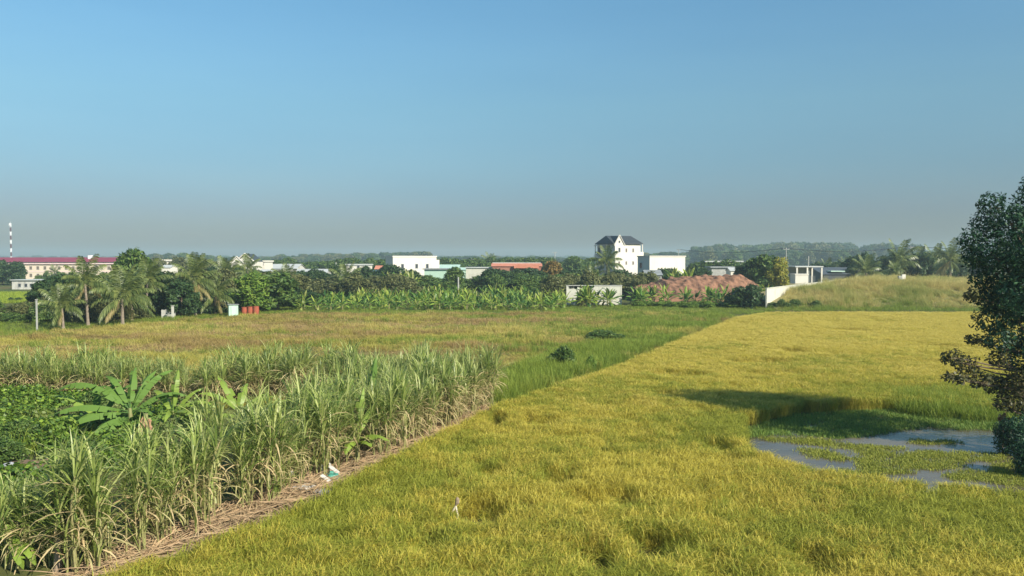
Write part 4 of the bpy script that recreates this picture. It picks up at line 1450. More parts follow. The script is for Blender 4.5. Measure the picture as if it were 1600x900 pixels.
# -- low old white building and tiled hut, left
Y = 178
x0, x1 = xat(18, Y), xat(72, Y)
t = thing('low_building', 'low weathered white building with dark windows beyond the green paddy', 'building', (x0, Y, 0))
zt = zat(438, Y)
boxpart(t, 'wall', m_white_old, 0, x1 - x0, 0, 5, 0, zt)
boxpart(t, 'roof', m_zinc, -0.3, x1 - x0 + 0.3, -0.35, 5.3, zt + 0.004, zt + 0.16)
for px in (30, 40, 48.5, 55.5, 66):
    window(t, xat(px, Y) - x0, zt * 0.45, 0.75, 0.85)
Y = 174
x0, x1 = xat(78, Y), xat(103, Y)
w_ = x1 - x0
t = thing('tiled_hut', 'small hut with orange tiled hip roof right of the low white building', 'hut', (x0, Y, 0))
ze, zr = zat(441, Y), zat(432.5, Y)
boxpart(t, 'wall', m_white_old, 0.2, w_ - 0.2, 0.2, 3.8, 0, ze)
b = MB()
b.v = [(-0.2, -0.2, ze), (w_ + 0.2, -0.2, ze), (w_ + 0.2, 4.2, ze), (-0.2, 4.2, ze), (w_ / 2 - 0.4, 2, zr), (w_ / 2 + 0.4, 2, zr)]
for q in ((0, 1, 5, 4), (1, 2, 5), (2, 3, 4, 5), (3, 0, 4), (3, 2, 1, 0)):
    b.face(list(q))
b.build('roof', m_terra, t)
window(t, w_ * 0.35, ze * 0.5, 0.6, 0.7, y=0.2)
Y = 165
x0 = xat(105, Y)
t = thing('white_shed', 'small white shed half hidden by the tall left palm', 'shed', (x0, Y, 0))
boxpart(t, 'wall', m_white, 0, 1.8, 0, 2, 0, zat(448, Y))
boxpart(t, 'roof', m_zinc, -0.2, 2.0, -0.2, 2.2, zat(448, Y) + 0.004, zat(448, Y) + 0.1)


def flat_building(name, label, cat, px0, px1, ytop, Y, depth, wall, roofm, wins=(), rot=0.0, roof_h=0.15, over=0.25, win=(0.8, 1.0), pitch=0.0, door=None):
    x0, x1 = xat(px0, Y), xat(px1, Y)
    w = (x1 - x0) / math.cos(rot)
    zt = zat(ytop, Y)
    t = thing(name, label, cat, (x0, Y, 0), rot)
    if pitch:
        ze = zt - pitch
        boxpart(t, 'wall', wall, 0, w, 0, depth, 0, ze)
        b = MB()
        b.prism([(-over, ze + 0.004), (depth / 2, zt), (depth + over, ze + 0.004), (depth / 2, zt - 0.12)], -over, w + over)
        b.build('roof', roofm, t)
        b = MB()
        for xe in (0.001, w - 0.051):
            b.prism([(0, ze + 0.002), (depth, ze + 0.002), (depth / 2, zt - 0.15)], xe, xe + 0.05)
        b.build('gable_end', wall, t)
    else:
        ze = zt - roof_h
        boxpart(t, 'wall', wall, 0, w, 0, depth, 0, ze)
        boxpart(t, 'roof', roofm, -over, w + over, -over, depth + over, ze + 0.004, zt)
    for (px, py) in wins:
        window(t, (xat(px, Y) - x0) / math.cos(rot), zat(py, Y), win[0], win[1])
    return t


flat_building('white_house', 'small white flat-roofed house right of the tall rounded green tree', 'house', 238, 254, 405.5, 240, 6, m_white, m_white, [(243, 411), (250, 411)], roof_h=0.5, over=0.3)
flat_building('white_lean_to', 'white sloping shed right beside the small flat-roofed house', 'shed', 252, 266, 414, 225, 5, m_white, m_zinc, pitch=0.8)
flat_building('metal_shed', 'little shed with white roof sheets seen behind the left palms', 'shed', 235, 264, 443, 118, 4, m_white_old, m_zinc, pitch=0.7)

# gabled white house
Y = 205
x0, x1 = xat(361, Y), xat(398, Y)
w_ = x1 - x0
t = thing('gabled_house', 'white house with two steep white gables and dark roof', 'house', (x0, Y, 0))
ze = zat(409, Y)
boxpart(t, 'wall', m_white, 0, w_, 0, 7, 0, ze)
b = MB()
za = zat(396.5, Y)
gc, gw = xat(383, Y) - x0, 2.6
b.v = [(gc - gw, -0.25, ze), (gc + gw, -0.25, ze), (gc, -0.25, za), (gc - gw, 7.2, ze), (gc + gw, 7.2, ze), (gc, 7.2, za)]
for q in ((0, 2, 5, 3), (2, 1, 4, 5), (3, 5, 4), (0, 3, 4, 1)):
    b.face(list(q))
b.build('roof', m_slate, t)
b = MB()
b.prism([(-0.28, ze - 0.1), (-0.24, ze - 0.1), (-0.24, za - 0.35), (-0.28, za - 0.35)], gc - 0.02, gc + 0.02)
b.v += [(gc - gw + 0.4, -0.27, ze), (gc + gw - 0.4, -0.27, ze), (gc, -0.27, za - 0.5)]
b.face([len(b.v) - 3, len(b.v) - 2, len(b.v) - 1])
b.build('large_gable', m_white, t)
b = MB()
for (a0, a1) in (((gc - gw - 0.2, ze - 0.15), (gc, za + 0.08)), ((gc, za + 0.08), (gc + gw + 0.2, ze - 0.15))):
    b.tube([(a0[0], -0.36, a0[1]), (a1[0], -0.36, a1[1])], 0.16, 4)
b.build('bargeboard', m_white, t)
g2, gw2, za2 = xat(372, Y) - x0, 1.7, zat(401, Y)
b = MB()
b.v = [(g2 - gw2, -0.9, ze - 0.3), (g2 + gw2, -0.9, ze - 0.3), (g2, -0.9, za2), (g2 - gw2, 3, ze - 0.3), (g2 + gw2, 3, ze - 0.3), (g2, 3, za2)]
for q in ((0, 2, 5, 3), (2, 1, 4, 5), (3, 5, 4), (0, 3, 4, 1)):
    b.face(list(q))
b.build('small_roof', m_slate, t)
b = MB()
b.v = [(g2 - gw2 + 0.2, -0.93, ze - 0.3), (g2 + gw2 - 0.2, -0.93, ze - 0.3), (g2, -0.93, za2 - 0.25)]
b.face([0, 1, 2])
b.v += [(g2 - gw2 + 0.2, -0.93, 0), (g2 + gw2 - 0.2, -0.93, 0), (g2 + gw2 - 0.2, -0.93, ze - 0.31), (g2 - gw2 + 0.2, -0.93, ze - 0.31)]
b.face([3, 4, 5, 6])
b.build('small_gable', m_white, t)
b = MB()
for (a0, a1) in (((g2 - gw2 - 0.2, ze - 0.4), (g2, za2 + 0.06)), ((g2, za2 + 0.06), (g2 + gw2 + 0.2, ze - 0.4))):
    b.tube([(a0[0], -1.0, a0[1]), (a1[0], -1.0, a1[1])], 0.13, 4)
b.build('bargeboard', m_white, t)
window(t, gc + 0.9, ze - 1.1, 0.9, 1.1)
flat_building('white_house', 'white terrace house just right of the gabled house', 'house', 398, 414, 407, 214, 7, m_white, m_white, [(402, 412), (410, 412)], roof_h=0.4)
flat_building('metal_shed', 'shed with long bright white roof right of the gabled house', 'shed', 420, 463, 412.5, 230, 10, m_white_old, m_zinc, pitch=1.4)
flat_building('metal_shed', 'low shed with grey-white roof below the gabled house', 'shed', 404, 424, 421, 185, 6, m_white_old, m_zinc, pitch=0.9)
flat_building('metal_shed', 'wide low shed with pale roof and grey wall above the grove', 'shed', 459, 507, 420.5, 178, 8, m_conc, m_zinc, pitch=1.3)
flat_building('white_house', 'low white building between two sheds left of the box building', 'building', 541, 575, 412.5, 228, 7, m_white, m_zinc, [(548, 417), (560, 417)], roof_h=0.4)
flat_building('metal_shed', 'low pale shed against the left side of the white box building', 'shed', 574, 597, 422, 192, 6, m_white_old, m_zinc, pitch=0.9)
flat_building('tiled_hut', 'small red-roofed hut left of the white box building', 'hut', 586, 599, 415, 215, 5, m_white_old, m_terra, pitch=1.0)

# white box-shaped building
Y = 186
x0 = xat(614, Y)
W_ = (xat(679, Y) - x0) / CT
zt = zat(401.5, Y)
t = thing('box_building', 'white box-shaped building with three small dark windows', 'building', (x0, Y, 0), TH)
boxpart(t, 'wall', m_white, 0, W_, 0, 6.5, 0, zt)
boxpart(t, 'parapet', m_white, -0.12, W_ + 0.12, -0.12, 6.6, zt + 0.003, zt + 0.28)
boxpart(t, 'side_step', m_white, W_ + 0.003, W_ + 0.8, 0.1, 4, 0, zat(406, Y))
for px in (628, 649, 665):
    window(t, (xat(px, Y) - x0) / CT, zat(416, Y), 0.75, 1.15)
window(t, (xat(621, Y) - x0) / CT, zat(423, Y), 0.6, 0.9)
flat_building('green_shed', 'pale green metal shed right behind the white box building', 'shed', 681, 716, 413.5, 205, 9, m_greenzinc, m_greenzinc, pitch=1.0)
flat_building('green_shed', 'long low pale green shed with grey roof before the box building', 'shed', 663, 705, 419.5, 180, 6, m_mint, m_greyzinc, roof_h=0.25, over=0.4)
flat_building('green_shed', 'small mint shed beside the long low green shed', 'shed', 704, 734, 418, 200, 6, m_mint, m_greenzinc, pitch=0.6)
flat_building('cream_wall_building', 'cream-walled flat building left of the red tiled one', 'building', 728, 770, 417.5, 182, 7, m_wallw, m_zinc, roof_h=0.2)
Y = 180
t = flat_building('brick_building', 'long red brick building with low tiled roof', 'building', 769, 846, 411.5, Y, 8, m_brick, m_terra, pitch=0.7)
boxpart(t, 'ridge_cap', m_zinc, 0, xat(846, Y) - xat(769, Y), 3.9, 4.1, zat(411.5, Y) + 0.003, zat(411.5, Y) + 0.18)
boxpart(t, 'front_roof_panel', m_terra, xat(803, Y) - xat(769, Y), xat(842, Y) - xat(769, Y), -0.9, -0.3, zat(419, Y), zat(413.5, Y))
flat_building('tiled_hut', 'small hut with bright orange roof on the edge of the grove', 'hut', 597, 622, 447, 148, 4, m_white_old, m_terra, pitch=1.1)

# three-storey white house
Y = 180
x0 = xat(959, Y)
W_ = (xat(1004, Y) - x0) / CT
D_ = 7.4
ze, zr = zat(380, Y), zat(367.5, Y)
t = thing('three_storey_house', 'white three-storey house with dark slate roof and front gable', 'house', (x0, Y, 0), TH)
boxpart(t, 'wall', m_white, 0, W_, 0, D_, 0, ze)
b = MB()
o_ = 0.45
b.v = [(-o_, -o_, ze), (W_ + o_, -o_, ze), (W_ + o_, D_ + o_, ze), (-o_, D_ + o_, ze), (0.1, D_ / 2, zr), (W_ - 0.3, D_ / 2, zr),
       (-o_, -o_, ze - 0.18), (W_ + o_, -o_, ze - 0.18), (W_ + o_, D_ + o_, ze - 0.18), (-o_, D_ + o_, ze - 0.18)]
for q in ((0, 1, 5, 4), (1, 2, 5), (2, 3, 4, 5), (3, 0, 4), (0, 6, 7, 1), (1, 7, 8, 2), (2, 8, 9, 3), (3, 9, 6, 0), (6, 9, 8, 7)):
    b.face(list(q))
b.build('roof', m_slate, t)
g0, g1 = 0.0, 2.4
gm = (g0 + g1) / 2
b = MB()
b.v = [(g0, -0.5, 0), (g1, -0.5, 0), (g1, -0.5, ze - 0.3), (gm, -0.5, zr - 0.15), (g0, -0.5, ze - 0.3), (g0, -0.003, 0), (g1, -0.003, 0), (g1, -0.003, ze - 0.3), (gm, -0.003, zr - 0.15), (g0, -0.003, ze - 0.3)]
for q in ((0, 1, 2, 3, 4), (1, 6, 7, 2), (0, 4, 9, 5), (2, 7, 8, 3), (3, 8, 9, 4)):
    b.face(list(q))
gab = b.build('front_gable', m_white, t)
b = MB()
for (q0, q1) in (((g0 - 0.3, ze - 0.55), (gm, zr + 0.05)), ((gm, zr + 0.05), (g1 + 0.3, ze - 0.55))):
    b.tube([(q0[0], -0.62, q0[1]), (q1[0], -0.62, q1[1])], 0.14, 4)
    b.tube([(q0[0], -0.62, q0[1]), (q0[0] * 0.5 + gm * 0.5, 3.9, q1[1] * 0.5 + q0[1] * 0.5)], 0.05, 4)
b.build('bargeboard', m_white, t)
b = MB()   # little roof behind the gable
b.v = [(g0 - 0.2, -0.45, ze - 0.3), (gm, -0.45, zr - 0.12), (g1 + 0.2, -0.45, ze - 0.3), (gm, 4.0, zr - 0.12)]
b.face([0, 1, 3])
b.face([1, 2, 3])
b.build('gable_roof', m_slate, t)
window(t, gm, ze + 0.35, 0.5, 0.6, y=-0.5)
window(t, gm, zat(390.5, Y), 0.6, 1.1, y=-0.5)
for px in (980, 991.5):
    window(t, (xat(px, Y) - x0) / CT, zat(391, Y), 0.5, 0.95, pane=m_tan)
    window(t, (xat(px, Y) - x0) / CT, zat(411, Y), 0.5, 0.85, pane=m_tan)
window(t, (xat(966, Y) - x0) / CT, zat(411, Y), 0.5, 0.85, y=-0.5, pane=m_tan)
for i, py in enumerate((391.5, 411.5)):
    window(t, 6.3, zat(py, Y), 1.3, 1.7, y=0.0, side='L', name='balcony_door')
    window(t, 3.0, zat(py, Y), 1.0, 1.3, y=0.0, side='L')
    z = zat(402.5 if i == 0 else 422, Y)
    bal = boxpart(t, 'balcony', m_white, -0.8, -0.004, 2.0, D_, z - 0.15, z)
    boxpart(bal, 'parapet', m_white, -0.8, -0.7, 2.0, D_, z + 0.003, z + 0.9)
    boxpart(bal, 'parapet', m_white, -0.697, -0.004, 2.0, 2.1, z + 0.003, z + 0.9)
    for yy in (2.15, 4.7, D_ - 0.15):
        boxpart(bal, 'post', m_white, -0.69, -0.55, yy, yy + 0.15, z + 0.004, z + 3.0)
boxpart(t, 'balcony_roof', m_white, -0.85, -0.46, 1.9, D_ + 0.1, ze - 0.5, ze - 0.32)
z = zat(399.5, Y)
bal = boxpart(t, 'balcony', m_white, W_ + 0.004, W_ + 1.2, 0.4, 4.5, z - 0.15, z)
boxpart(bal, 'parapet', m_white, W_ + 1.1, W_ + 1.2, 0.4, 4.5, z + 0.003, z + 0.9)
boxpart(bal, 'parapet', m_white, W_ + 0.01, W_ + 1.098, 0.4, 0.5, z + 0.003, z + 0.9)
boxpart(bal, 'post', m_white, W_ + 0.9, W_ + 1.08, 0.55, 0.73, z + 0.004, ze - 0.2)
# low white annex
Y = 168
x0 = xat(1015, Y)
W_ = (xat(1077, Y) - x0) / CT
zt = zat(401, Y)
t = thing('annex_building', 'long low white building right of the three-storey house', 'building', (x0, Y, 0), TH)
boxpart(t, 'wall', m_white, 0, W_, 0, 4.6, 0, zt)
boxpart(t, 'roof', m_white, -0.15, W_ + 0.15, -0.15, 4.75, zt + 0.003, zt + 0.2)
window(t, (xat(1035, Y) - x0) / CT, zat(424, Y), 0.6, 0.9)
window(t, 3.3, zat(415, Y), 1.0, 1.3, side='L', name='doorway')
flat_building('grey_shed', 'low grey-roofed shed at the foot of the low white building', 'shed', 1010, 1034, 422, 150, 5, m_conc, m_greyzinc, pitch=1.0)
flat_building('brown_shed', 'shed with brownish roof edge and white wall behind the earth heap', 'shed', 1104, 1158, 407.5, 200, 7, m_white_old, m_zinc, roof_h=0.35, over=0.5)
flat_building('grey_shed', 'lower grey shed in front of the brownish-edged shed', 'shed', 1112, 1146, 416.5, 185, 5, m_conc, m_greyzinc, roof_h=0.3, over=0.4)
flat_building('white_lean_to', 'white lean-to at the right end of the brownish sheds', 'shed', 1142, 1160, 418, 178, 4, m_white, m_zinc, pitch=0.8)
# gate house, carport, warehouse
flat_building('white_hut', 'small bright white hut beside the open carport', 'hut', 1243, 1263, 428, 165, 3, m_white, m_white, roof_h=0.2, over=0.1)
Y = 170
x0, x1 = xat(1244, Y), xat(1286, Y)
t = thing('carport', 'open carport with pale flat roof and white posts', 'carport', (x0, Y, 0))
zt = zat(417.5, Y)
w_ = x1 - x0
boxpart(t, 'roof', m_zinc, -0.2, w_ + 0.1, 0, 6, zt, zt + 0.25)
for xx in (0.1, xat(1261, Y) - x0, w_ - 0.35):
    for yy in (0.1, 5.6):
        boxpart(t, 'post', m_white, xx, xx + 0.3, yy, yy + 0.3, 0, zt - 0.003)
boxpart(t, 'back_wall', m_greyzinc, 0.5, w_ - 0.4, 5.95, 6.1, 0, zt - 0.003)
b = MB()
for i in range(9):
    xx = xat(1263, Y) - x0 + i * 0.26
    b.box(xx, xx + 0.06, 1.0, 1.06, 0, zat(431, Y))
b.build('railing', m_greyzinc, t)
Y = 176
t = flat_building('warehouse', 'long dark blue-grey warehouse right of the carport', 'warehouse', 1287, 1348, 418, Y, 14, m_darkroof, m_darkroof, pitch=1.6)
boxpart(t, 'skylight', m_greenzinc, xat(1300, Y) - xat(1287, Y), xat(1322, Y) - xat(1287, Y), 0.5, 3.2, zat(418, Y) - 1.0, zat(418, Y) - 0.75)
flat_building('white_hut', 'white hut glimpsed right of the ragged palm', 'hut', 1502, 1519, 413.5, 190, 4, m_white, m_zinc, pitch=0.7)

# -- walls
Y = 118
x0, x1 = xat(886, Y), xat(971, Y)
t = thing('concrete_wall', 'short whitewashed wall with mould stains behind the banana clump', 'wall', (x0, Y, 0))
zt = zat(445.5, Y)
w_ = x1 - x0
npan = 5
for i in range(npan):
    boxpart(t, 'panel', m_wallw, i * w_ / npan + 0.09, (i + 1) * w_ / npan - 0.09, 0.03, 0.15, 0, zt - 0.12)
for i in range(npan + 1):
    boxpart(t, 'post', m_wallw, i * w_ / npan - 0.087, i * w_ / npan + 0.087, 0, 0.18, 0, zt - 0.12)
boxpart(t, 'coping', m_conc, -0.15, w_ + 0.15, -0.04, 0.22, zt - 0.117, zt)
rd = random.Random(3)
b = MB()
for i in range(16):
    xx = 0.4 + rd.random() * (w_ * 0.5)
    hh = rd.uniform(0.15, 0.5)
    zz = zt - 0.14
    k = len(b.v)
    ww = rd.uniform(0.15, 0.45)
    b.v += [(xx - ww, -0.004, zz), (xx + ww, -0.004, zz), (xx + ww * 0.5, -0.004, zz - hh), (xx - ww * 0.6, -0.004, zz - hh * 0.8)]
    b.face([k, k + 3, k + 2, k + 1])
b.build('mould_stain', m_stain, t)
a = Vector((xat(1199, 109), 109, 0))
c = Vector((xat(1334, 166), 166, 0))
d = c - a
t = thing('boundary_wall', 'long white boundary wall running back along the grassy bank', 'wall', a, math.atan2(d.y, d.x))
L_ = d.length
zt = zat(450, 109)
npan = 15
for i in range(npan):
    boxpart(t, 'panel', m_wallw, i * L_ / npan + 0.1, (i + 1) * L_ / npan - 0.1, 0.02, 0.16, 0, zt - 0.1)
    boxpart(t, 'post', m_wallw, i * L_ / npan - 0.097, i * L_ / npan + 0.097, 0, 0.2, 0, zt - 0.1)
boxpart(t, 'coping', m_wallw, -0.2, L_, -0.05, 0.25, zt - 0.097, zt)

# ---- red earth heap
def heightfield(name, x0, x1, y0, y1, nx, ny, fn, mat, **props):
    X, Yg = np.meshgrid(np.linspace(x0, x1, nx), np.linspace(y0, y1, ny))
    Zg = fn(X, Yg)
    v = np.stack([X, Yg, Zg], -1).reshape(-1, 3)
    f = []
    for j in range(ny - 1):
        for i in range(nx - 1):
            q = j * nx + i
            f.append((q, q + 1, q + nx + 1, q + nx))
    me = bpy.data.meshes.new(name)
    me.from_pydata(v.tolist(), [], f)
    me.materials.append(mat)
    me.update()
    return obj(name, me, **props)


hx0, hx1 = xat(985, 132), xat(1192, 132)


def heap(X, Yg):
    u = (X - hx0) / (hx1 - hx0)
    v = (Yg - 124) / 17
    prof = np.interp(u, [0, 0.04, 0.14, 0.3, 0.5, 0.78, 0.92, 1.0], [0, 0.5, 0.62, 0.82, 0.95, 1.0, 0.78, 0])
    across = np.clip(np.sin(np.clip(v, 0, 1) * PI), 0, 1) ** 0.55
    z = 4.3 * prof * across
    z = z * (1 + 0.05 * wob(X, Yg, 0.9, 5)) + 0.22 * wob(X, Yg, 2.1, 6) * np.clip(z, 0, 1) + 0.12 * wob(X, Yg, 5.0, 7) * np.clip(z, 0, 1)
    return z - 0.03


o = heightfield('earth_heap', hx0 - 0.2, hx1 + 0.2, 123.8, 141.2, 110, 80, heap, m_redearth)
tag(o, 'long heap of bare red earth left of the white garden wall', 'earth heap')

# ---- grassy bank on the right
BX0 = a.x + 0.6


def bank(X, Yg):
    xw = a.x + (Yg - a.y) * d.x / d.y           # the wall line
    u = np.clip((X - xw - 0.4) / 10, 0, 1)
    u = u * u * (3 - 2 * u)
    v = np.clip((Yg - 107.2) / 11, 0, 1)
    v = v ** 0.75
    r = np.interp(X, [38, 48, 58, 70, 95, 140], [1.0, 1.03, 1.0, 0.93, 0.8, 0.72])
    return 3.0 * (0.6 + 0.4 * u) * v * r * (1 + 0.05 * wob(X, Yg, 0.3, 15)) - 0.02


heightfield('grassy_bank', BX0, 150, 106.4, 180, 120, 60, bank, m_bank, kind='structure')
LUSHB = LUSH[:2]
DRY = [proto('dry_tuft', tuft(90 + i, 60, 1.0, 0.4, 0.018, 0.5, 1.2, 3).mesh('dry_tuft', m_dry)) for i in range(4)]
x, y, rs = points_in([(BX0, 106.6), (140, 106.6), (140, 150), (60, 150)], 4.5, 95)
k = x > a.x + (y - a.y) * d.x / d.y + 0.7
x, y = x[k], y[k]
n = len(x)
h = np.clip(0.8 + 0.35 * wob(x, y, 0.5, 96) + 0.3 * wob(x, y, 1.6, 97) + 0.2 * rs.randn(n), 0.3, 1.7)
h = h * (1 + 0.5 * (rs.rand(n) > 0.93))
scatter('dry_grass', np.stack([x, y, bank(x, y)], 1), np.stack([0.12 * rs.randn(n), 0.12 * rs.randn(n), rs.rand(n) * 6.28], 1), np.stack([np.full(n, 1.2)] * 2 + [h], 1), np.where(rs.rand(n) < np.clip(0.75 - (y - 107) / 7, 0.06, 1) + 0.25 * wob(x, y, 0.4, 98), rs.randint(4, 6, n), rs.randint(0, 4, n)), DRY + LUSHB, kind='stuff')

# ---- bright green paddy far left
GP = poly([(-160, 476), (66, 474), (72, 459), (-160, 458)])
GP_P = [proto('green_rice_tuft', tuft(110 + i, 26, 0.6, 0.5, 0.03, 0.4, 1.2, 2).mesh('green_rice_tuft', m_ricegreen)) for i in range(3)]
x, y, rs = points_in(GP, 2.2, 111)
n = len(x)
scatter('green_paddy', np.stack([x, y, np.zeros(n)], 1), np.stack([np.zeros(n), np.zeros(n), rs.rand(n) * 6.28], 1), np.stack([np.full(n, 1.5)] * 2 + [0.9 + 0.2 * rs.rand(n)], 1), rs.randint(0, 3, n), GP_P, kind='stuff')


# ================================================================== SMALL THINGS
# mint hut
p = at(365, 494)
t = thing('mint_hut', 'small mint-green sheet metal hut under the trees', 'hut', (p.x, p.y, 0), R(28))
hz = zat(476.5, p.y)
boxpart(t, 'wall', m_mint, -0.55, 0.55, 0, 0.9, 0, hz)
boxpart(t, 'roof', m_greyzinc, -0.65, 0.65, -0.12, 1.02, hz + 0.003, hz + 0.07)
boxpart(t, 'door', m_greenzinc, -0.28, 0.28, -0.05, -0.003, 0.03, hz - 0.2)
# red scrap: three rusty drums
for i, (px, lab) in enumerate([(382, 'rusty red oil drum nearest the mint hut'), (391, 'middle rusty drum of the three by the mint hut'), (400, 'rightmost orange-red drum of the three by the mint hut')]):
    p = at(px, 491.5)
    t = thing('oil_drum', lab, 'drum', (p.x, p.y, 0), 0.5 * i, 'rusty drums by the mint hut', (1.15, 1.15, 1.0 + 0.06 * i))
    b = MB()
    b.tube([(0, 0, 0), (0, 0, 0.3), (0, 0, 0.32), (0, 0, 0.6), (0, 0, 0.62), (0, 0, 0.9)], [0.32, 0.32, 0.335, 0.335, 0.32, 0.32], 14)
    b.build('drum_body', m_rust, t)
    b = MB()
    b.tube([(0, 0, 0.9), (0, 0, 0.94)], 0.335, 14)
    b.build('rim', m_rust, t)
# white tank and blocks
p = at(254, 499)
t = thing('water_tank', 'old pale grey concrete tank at the edge of the trees', 'tank', (p.x, p.y + 1.5, 0), R(20), None, 0.75)
boxpart(t, 'tank_wall', m_conc, -1.0, 1.0, 0, 0.12, 0, 1.35)
boxpart(t, 'tank_wall', m_conc, -1.0, 1.0, 1.5, 1.62, 0, 1.35)
boxpart(t, 'tank_wall', m_conc, -1.0, -0.88, 0.122, 1.498, 0, 1.35)
boxpart(t, 'tank_wall', m_conc, 0.88, 1.0, 0.122, 1.498, 0, 1.35)
boxpart(t, 'lid', m_conc, -0.4, 1.05, -0.05, 1.67, 1.353, 1.43)
p = at(270, 499)
t = thing('concrete_post', 'short white concrete post beside the old tank', 'post', (p.x, p.y, 0))
boxpart(t, 'shaft', m_white_old, -0.11, 0.11, -0.11, 0.11, 0, 1.55)
boxpart(t, 'cap', m_conc, -0.15, 0.15, -0.15, 0.15, 1.553, 1.63)
p = at(58, 517)
t = thing('concrete_post', 'tall pale concrete post in the scrub at the left edge', 'post', (p.x, p.y, 0))
hz = zat(469, p.y)
boxpart(t, 'shaft', m_conc, -0.06, 0.06, -0.06, 0.06, 0, hz)
boxpart(t, 'cap', m_conc, -0.09, 0.09, -0.09, 0.09, hz + 0.003, hz + 0.08)
p = at(384, 482)
o = MB()
o.box(-0.5, 0.5, 0, 0.12, 0, zat(461, p.y))
tag(o.build('white_board', m_white_old, loc=p), 'white upright board in the shade behind the red drums', 'board')
p = Vector((xat(1412, 131), 131, 0))
b_ = bank(np.array([p.x]), np.array([p.y]))[0]
t = thing('white_marker', 'small white marker stone on top of the grassy bank', 'marker', (p.x, p.y, b_))
boxpart(t, 'stone', m_white, -0.3, 0.3, -0.15, 0.15, 0, 1.55)
boxpart(t, 'foot', m_conc, -0.9, -0.303, -0.2, 0.2, 0, 1.3)


# poles and wires
def pole(px, ytop, Y, label, arm=True):
    t = thing('utility_pole', label, 'pole', (xat(px, Y), Y, 0))
    h = zat(ytop, Y)
    b = MB()
    b.tube([(0, 0, 0), (0, 0, h)], [0.2, 0.12], 8)
    b.build('shaft', m_conc, t)
    if arm:
        boxpart(t, 'crossarm', m_conc, -0.9, 0.9, -0.16, -0.125, h - 0.55, h - 0.4)
        b = MB()
        for xx in (-0.8, 0, 0.8):
            b.tube([(xx, -0.14, h - 0.4), (xx, -0.14, h - 0.2)], 0.05, 6)
        b.build('insulator', m_mastw, t)
    return Vector((xat(px, Y), Y, h - 0.2))


q0 = pole(1060, 389, 330, 'slim distant utility pole right of the white house')
q1 = pole(1228, 387, 235, 'utility pole rising above the yellow-green tree')
q2 = pole(1422, 384, 250, 'utility pole behind the tallest palm')
q3 = pole(1640, 380, 250, 'utility pole behind the dark roadside tree')
pole(1263, 400, 180, 'slim pole standing in front of the carport', False)
pole(525, 410, 185, 'slim pale pole left of the lone grove palm', False)
pole(737, 404, 300, 'slim distant pole above the pale green sheds')
pole(867, 393, 300, 'slim distant pole right of the red tiled building')
pole(716, 433, 140, 'white pole at the back of the banana grove', False)
for (a_, c_) in ((q0, q1), (q1, q2), (q2, q3)):
    for dx in (-0.8, 0.8):
        b = MB()
        pts = []
        for i in range(13):
            u = i / 12
            pp = a_.lerp(c_, u) + Vector((dx, -0.14, -1.3 * math.sin(PI * u)))
            pts.append(pp)
        b.tube(pts, 0.05, 4)
        o = b.build('power_cable', m_black)
        tag(o, 'thin dark power cable strung between the utility poles at right', 'cable', 'power cables at right')

# litter by the sugarcane
def crumple(name, label, cat, px, py, size, mat, seed, z=0.0, squash=0.6):
    import bmesh
    bm = bmesh.new()
    bmesh.ops.create_icosphere(bm, subdivisions=3, radius=1)
    r_ = random.Random(seed)
    ph = [r_.uniform(0, 6) for _ in range(6)]
    for v in bm.verts:
        c_ = v.co
        k = 1 + 0.22 * math.sin(c_.x * 4 + ph[0]) * math.sin(c_.y * 5 + ph[1]) + 0.16 * math.sin(c_.z * 9 + c_.x * 7 + ph[2]) + r_.uniform(-0.07, 0.07)
        v.co = Vector((c_.x * size[0], c_.y * size[1], max(-0.3, c_.z) * size[2])) * k
    zmin = min(v.co.z for v in bm.verts)
    for v in bm.verts:
        v.co.z -= zmin
    me = bpy.data.meshes.new(name)
    bm.to_mesh(me)
    bm.free()
    me.materials.append(mat)
    p = at(px, py)
    o = obj(name, me, loc=(p.x, p.y, z), rot=(0, 0, r_.uniform(0, 6.28)))
    return tag(o, label, cat)


crumple('plastic_bag', 'flat white plastic bag on the straw at the sugarcane foot', 'bag', 473, 766, (0.36, 0.24, 0.11), m_plastic, 1)
crumple('plastic_bag', 'upright white plastic sack in the litter under the young banana', 'bag', 508, 740, (0.22, 0.2, 0.3), m_plastic, 2)
crumple('plastic_bag', 'small white bag low between the sugarcane stalks', 'bag', 461, 745, (0.14, 0.12, 0.2), m_plastic, 3)
crumple('plastic_sheet', 'grey plastic sheet lying beside the rice edge', 'sheet', 503, 768, (0.4, 0.22, 0.05), m_greyplastic, 4)
crumple('plastic_bag', 'teal green plastic bag in the middle of the litter', 'bag', 519, 749, (0.26, 0.2, 0.16), m_teal, 5)
for i, (px, py, az, L_, lab) in enumerate([(524, 743, -35, 0.42, 'white plastic strip slanting over the teal bag'), (509, 752, -30, 0.3, 'short white plastic piece left of the teal bag'), (519, 757, -40, 0.34, 'thin white strip in front of the teal bag')]):
    p = at(px, py)
    b = MB()
    b.box(-L_ / 2, L_ / 2, -0.06, 0.06, 0, 0.03)
    o = b.build('plastic_strip', m_plastic, loc=(p.x, p.y - 0.15, 0.22 - 0.07 * i))
    o.rotation_euler = (R(25), R(22), R(az))
    tag(o, lab, 'plastic strip')
